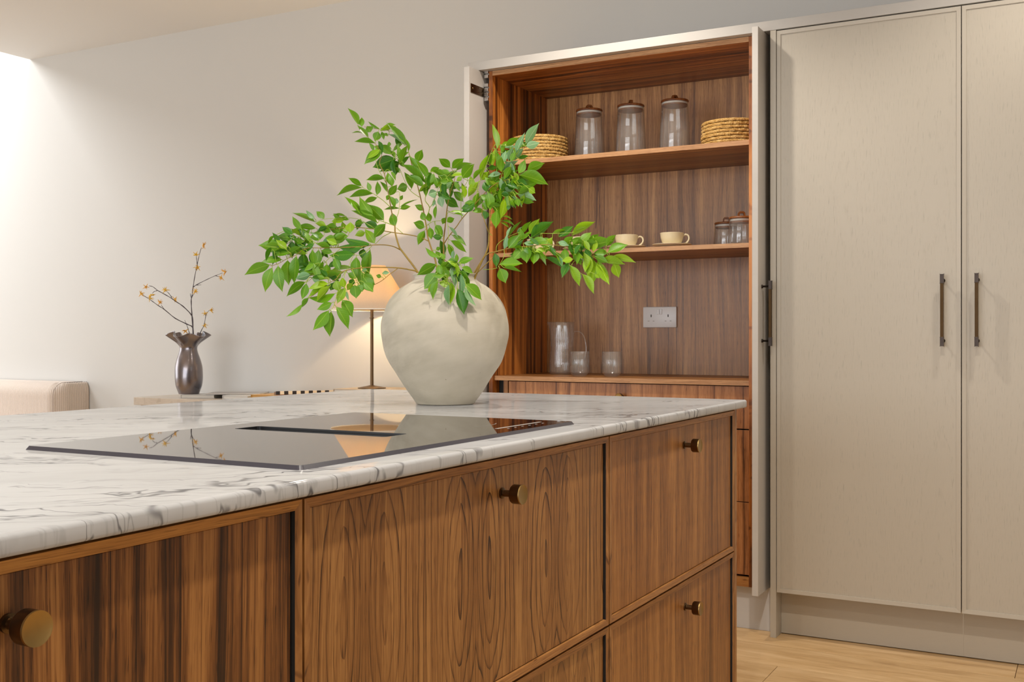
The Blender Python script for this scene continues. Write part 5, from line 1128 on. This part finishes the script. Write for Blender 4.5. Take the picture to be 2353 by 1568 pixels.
def flower_mesh(seed):
    rn = random.Random(seed); bm = bmesh.new()
    for k in range(8):
        th = 2*PI*k/8+rn.uniform(-0.2, 0.2); el = rn.uniform(-0.3, 1.1); ln = rn.uniform(0.6, 1.0)
        d = Vector((math.cos(th)*math.cos(el), math.sin(th)*math.cos(el), math.sin(el)))
        s = d.orthogonal().normalized(); up_ = d.cross(s)
        pts = [d*0.02, d*0.35*ln+up_*0.02, d*0.7*ln+up_*0.10*rn.uniform(-1, 1), d*ln+up_*0.28*rn.uniform(-1, 1)]
        pts = smooth_path(pts, 2)
        add_tube(bm, pts, [0.09, 0.10, 0.095, 0.08, 0.06, 0.045, 0.02][:len(pts)], 5)
    add_lathe(bm, [(0, -0.16), (0.10, -0.1), (0.15, 0), (0.10, 0.1), (0, 0.14)], n=8)
    me = bpy.data.meshes.new('flower'); bmesh.ops.recalc_face_normals(bm, faces=bm.faces); bm.to_mesh(me); bm.free(); me.materials.append(M_PET); return me
FLM = [flower_mesh(i) for i in range(4)]
for key, (lab, polys, fls) in TW.items():
    loc = cp(polys[0][0][0], polys[0][0][1], polys[0][0][2])
    tt = thing('flowering_twig', lab, 'twig', tuple(loc), 'dark twigs with yellow flowers in the ruffled vase')
    bm = bmesh.new()
    for pi, pl in enumerate(polys):
        P4 = smooth_path([cp(*p) for p in pl], 3)
        r0 = 0.0030 if pi == 0 else 0.0020; 
        if key in ('tiny', 'right'): r0 *= 0.7
        rr = [r0*(1-0.6*i/len(P4))*(1+0.25*math.sin(i*2.3)) for i in range(len(P4))]
        add_tube(bm, P4, rr, 6)
    obj('stem', bm, M_TWD, tt, smooth=True)
    allp = [(p, pl) for pl in polys for p in pl]
    for i, (fu, fv) in enumerate(fls):
        q = min(allp, key=lambda e: math.hypot(e[0][0]-fu, e[0][1]-fv))[0]
        P_ = cp(fu, fv, q[2])
        o = bpy.data.objects.new('flower', FLM[rl.randrange(4)]); C.objects.link(o); o.parent = tt
        o.matrix_parent_inverse = Matrix.Translation(-Vector(loc)); s_ = 0.026*rl.uniform(0.85, 1.1)
        o.location = P_; o.scale = (s_, s_, s_); o.rotation_euler = (rl.uniform(0, 6), rl.uniform(0, 6), rl.uniform(0, 6))

# ------------------------------------------------------------------ corduroy banquette at the left
xe = -5.285; yfb, ybb = 4.215, 4.445
g = G('ribbed_cord_fabric'); n = g.noise(g.P(), 150, 3); g.set(color=g.mix(n, (0.60, 0.50, 0.42), (0.70, 0.60, 0.52)), rough=0.9, sheen=0.3); M_CORD = g.m
M_SEAM = plain('cord_seam', (0.36, 0.29, 0.25), 0.9)
bq = thing('banquette', 'beige ribbed corduroy banquette against the wall at the left edge', 'sofa', (-6.5, 4.1, 0))
def ribbed_block(name, x0, x1, y0, y1, z0, z1, rr, parent, pitch=0.0122, amp=0.0034):
    # walk: front face from x0 to x1, round the right end to the back; ribs run up and over the top
    path = []
    step = pitch/5; L1 = (x1-rr)-x0
    k = int(L1/step)
    for i in range(k): path.append(((x0+i*L1/k, y0), (0, -1)))
    na = max(6, int(rr*PI/2/step))
    for i in range(na): a = PI/2*i/na; path.append(((x1-rr+rr*math.sin(a), y0+rr-rr*math.cos(a)), (math.sin(a), -math.cos(a))))
    L2 = (y1)-(y0+rr); k2 = max(2, int(L2/step))
    for i in range(k2+1): path.append(((x1, y0+rr+i*L2/k2), (1, 0)))
    bm = bmesh.new(); cols = []
    s = 0; prev = None
    rt_ = 0.075
    for (x, y), (nx, ny) in path:
        if prev: s += math.hypot(x-prev[0], y-prev[1])
        prev = (x, y)
        dsp = amp*(abs(math.sin(PI*s/pitch))**0.7)-amp
        col = []
        for j in range(3): col.append(bm.verts.new((x+nx*dsp, y+ny*dsp, z0+(z1-rt_-z0)*j/3)))
        depth_in = min(rt_, 0.075)
        for j in range(7):
            a = PI/2*j/6
            inn = (depth_in*abs(ny)+0.022*abs(nx))*(1-math.cos(a))
            zz = z1-rt_+rt_*math.sin(a)
            ds = dsp
            col.append(bm.verts.new((x-nx*inn+nx*ds*math.cos(a), y-ny*inn+ny*ds*math.cos(a), zz+ds*math.sin(a))))
        cols.append(col)
    for A, B in zip(cols[:-1], cols[1:]):
        for j in range(len(A)-1): bm.faces.new((A[j], B[j], B[j+1], A[j+1]))
    # top: from the front rim to the back, ribs continued
    topback = []
    for A in cols:
        co_ = A[-1].co; topback.append(bm.verts.new((min(co_.x, x1-0.022), y1, co_.z)))
    for i in range(len(cols)-1):
        a, b, c, d = cols[i][-1], cols[i+1][-1], topback[i+1], topback[i]
        try: bm.faces.new((a, b, c, d))
        except ValueError: pass
    return obj(name, bm, M_CORD, parent, smooth=True)
ribbed_block('backrest', -8.4, xe, yfb, ybb, 0.12, 0.8090, 0.085, bq)
ribbed_block('seat', -8.4, xe, 3.80, yfb-0.002, 0.12, 0.45, 0.05, bq)
box('base', -8.38, xe-0.04, 3.86, ybb-0.02, 0.0, 0.119, M_TWD, bq, 0.002)
bm = bmesh.new(); xsm = atY(122, 900, yfb).x
pts = [(xsm, yfb-0.0012, 0.45), (xsm, yfb-0.0012, 0.70), (xsm, yfb-0.0012, 0.7340)]+[(xsm, yfb+0.075*(1-math.cos(a))-0.0012*math.cos(a), 0.7340+0.075*math.sin(a)+0.001*math.sin(a)) for a in [PI/2*k/6 for k in range(1, 7)]]+[(xsm, 4.42, 0.8100)]
add_tube(bm, pts, 0.0016, 6); obj('seam', bm, M_SEAM, bq)
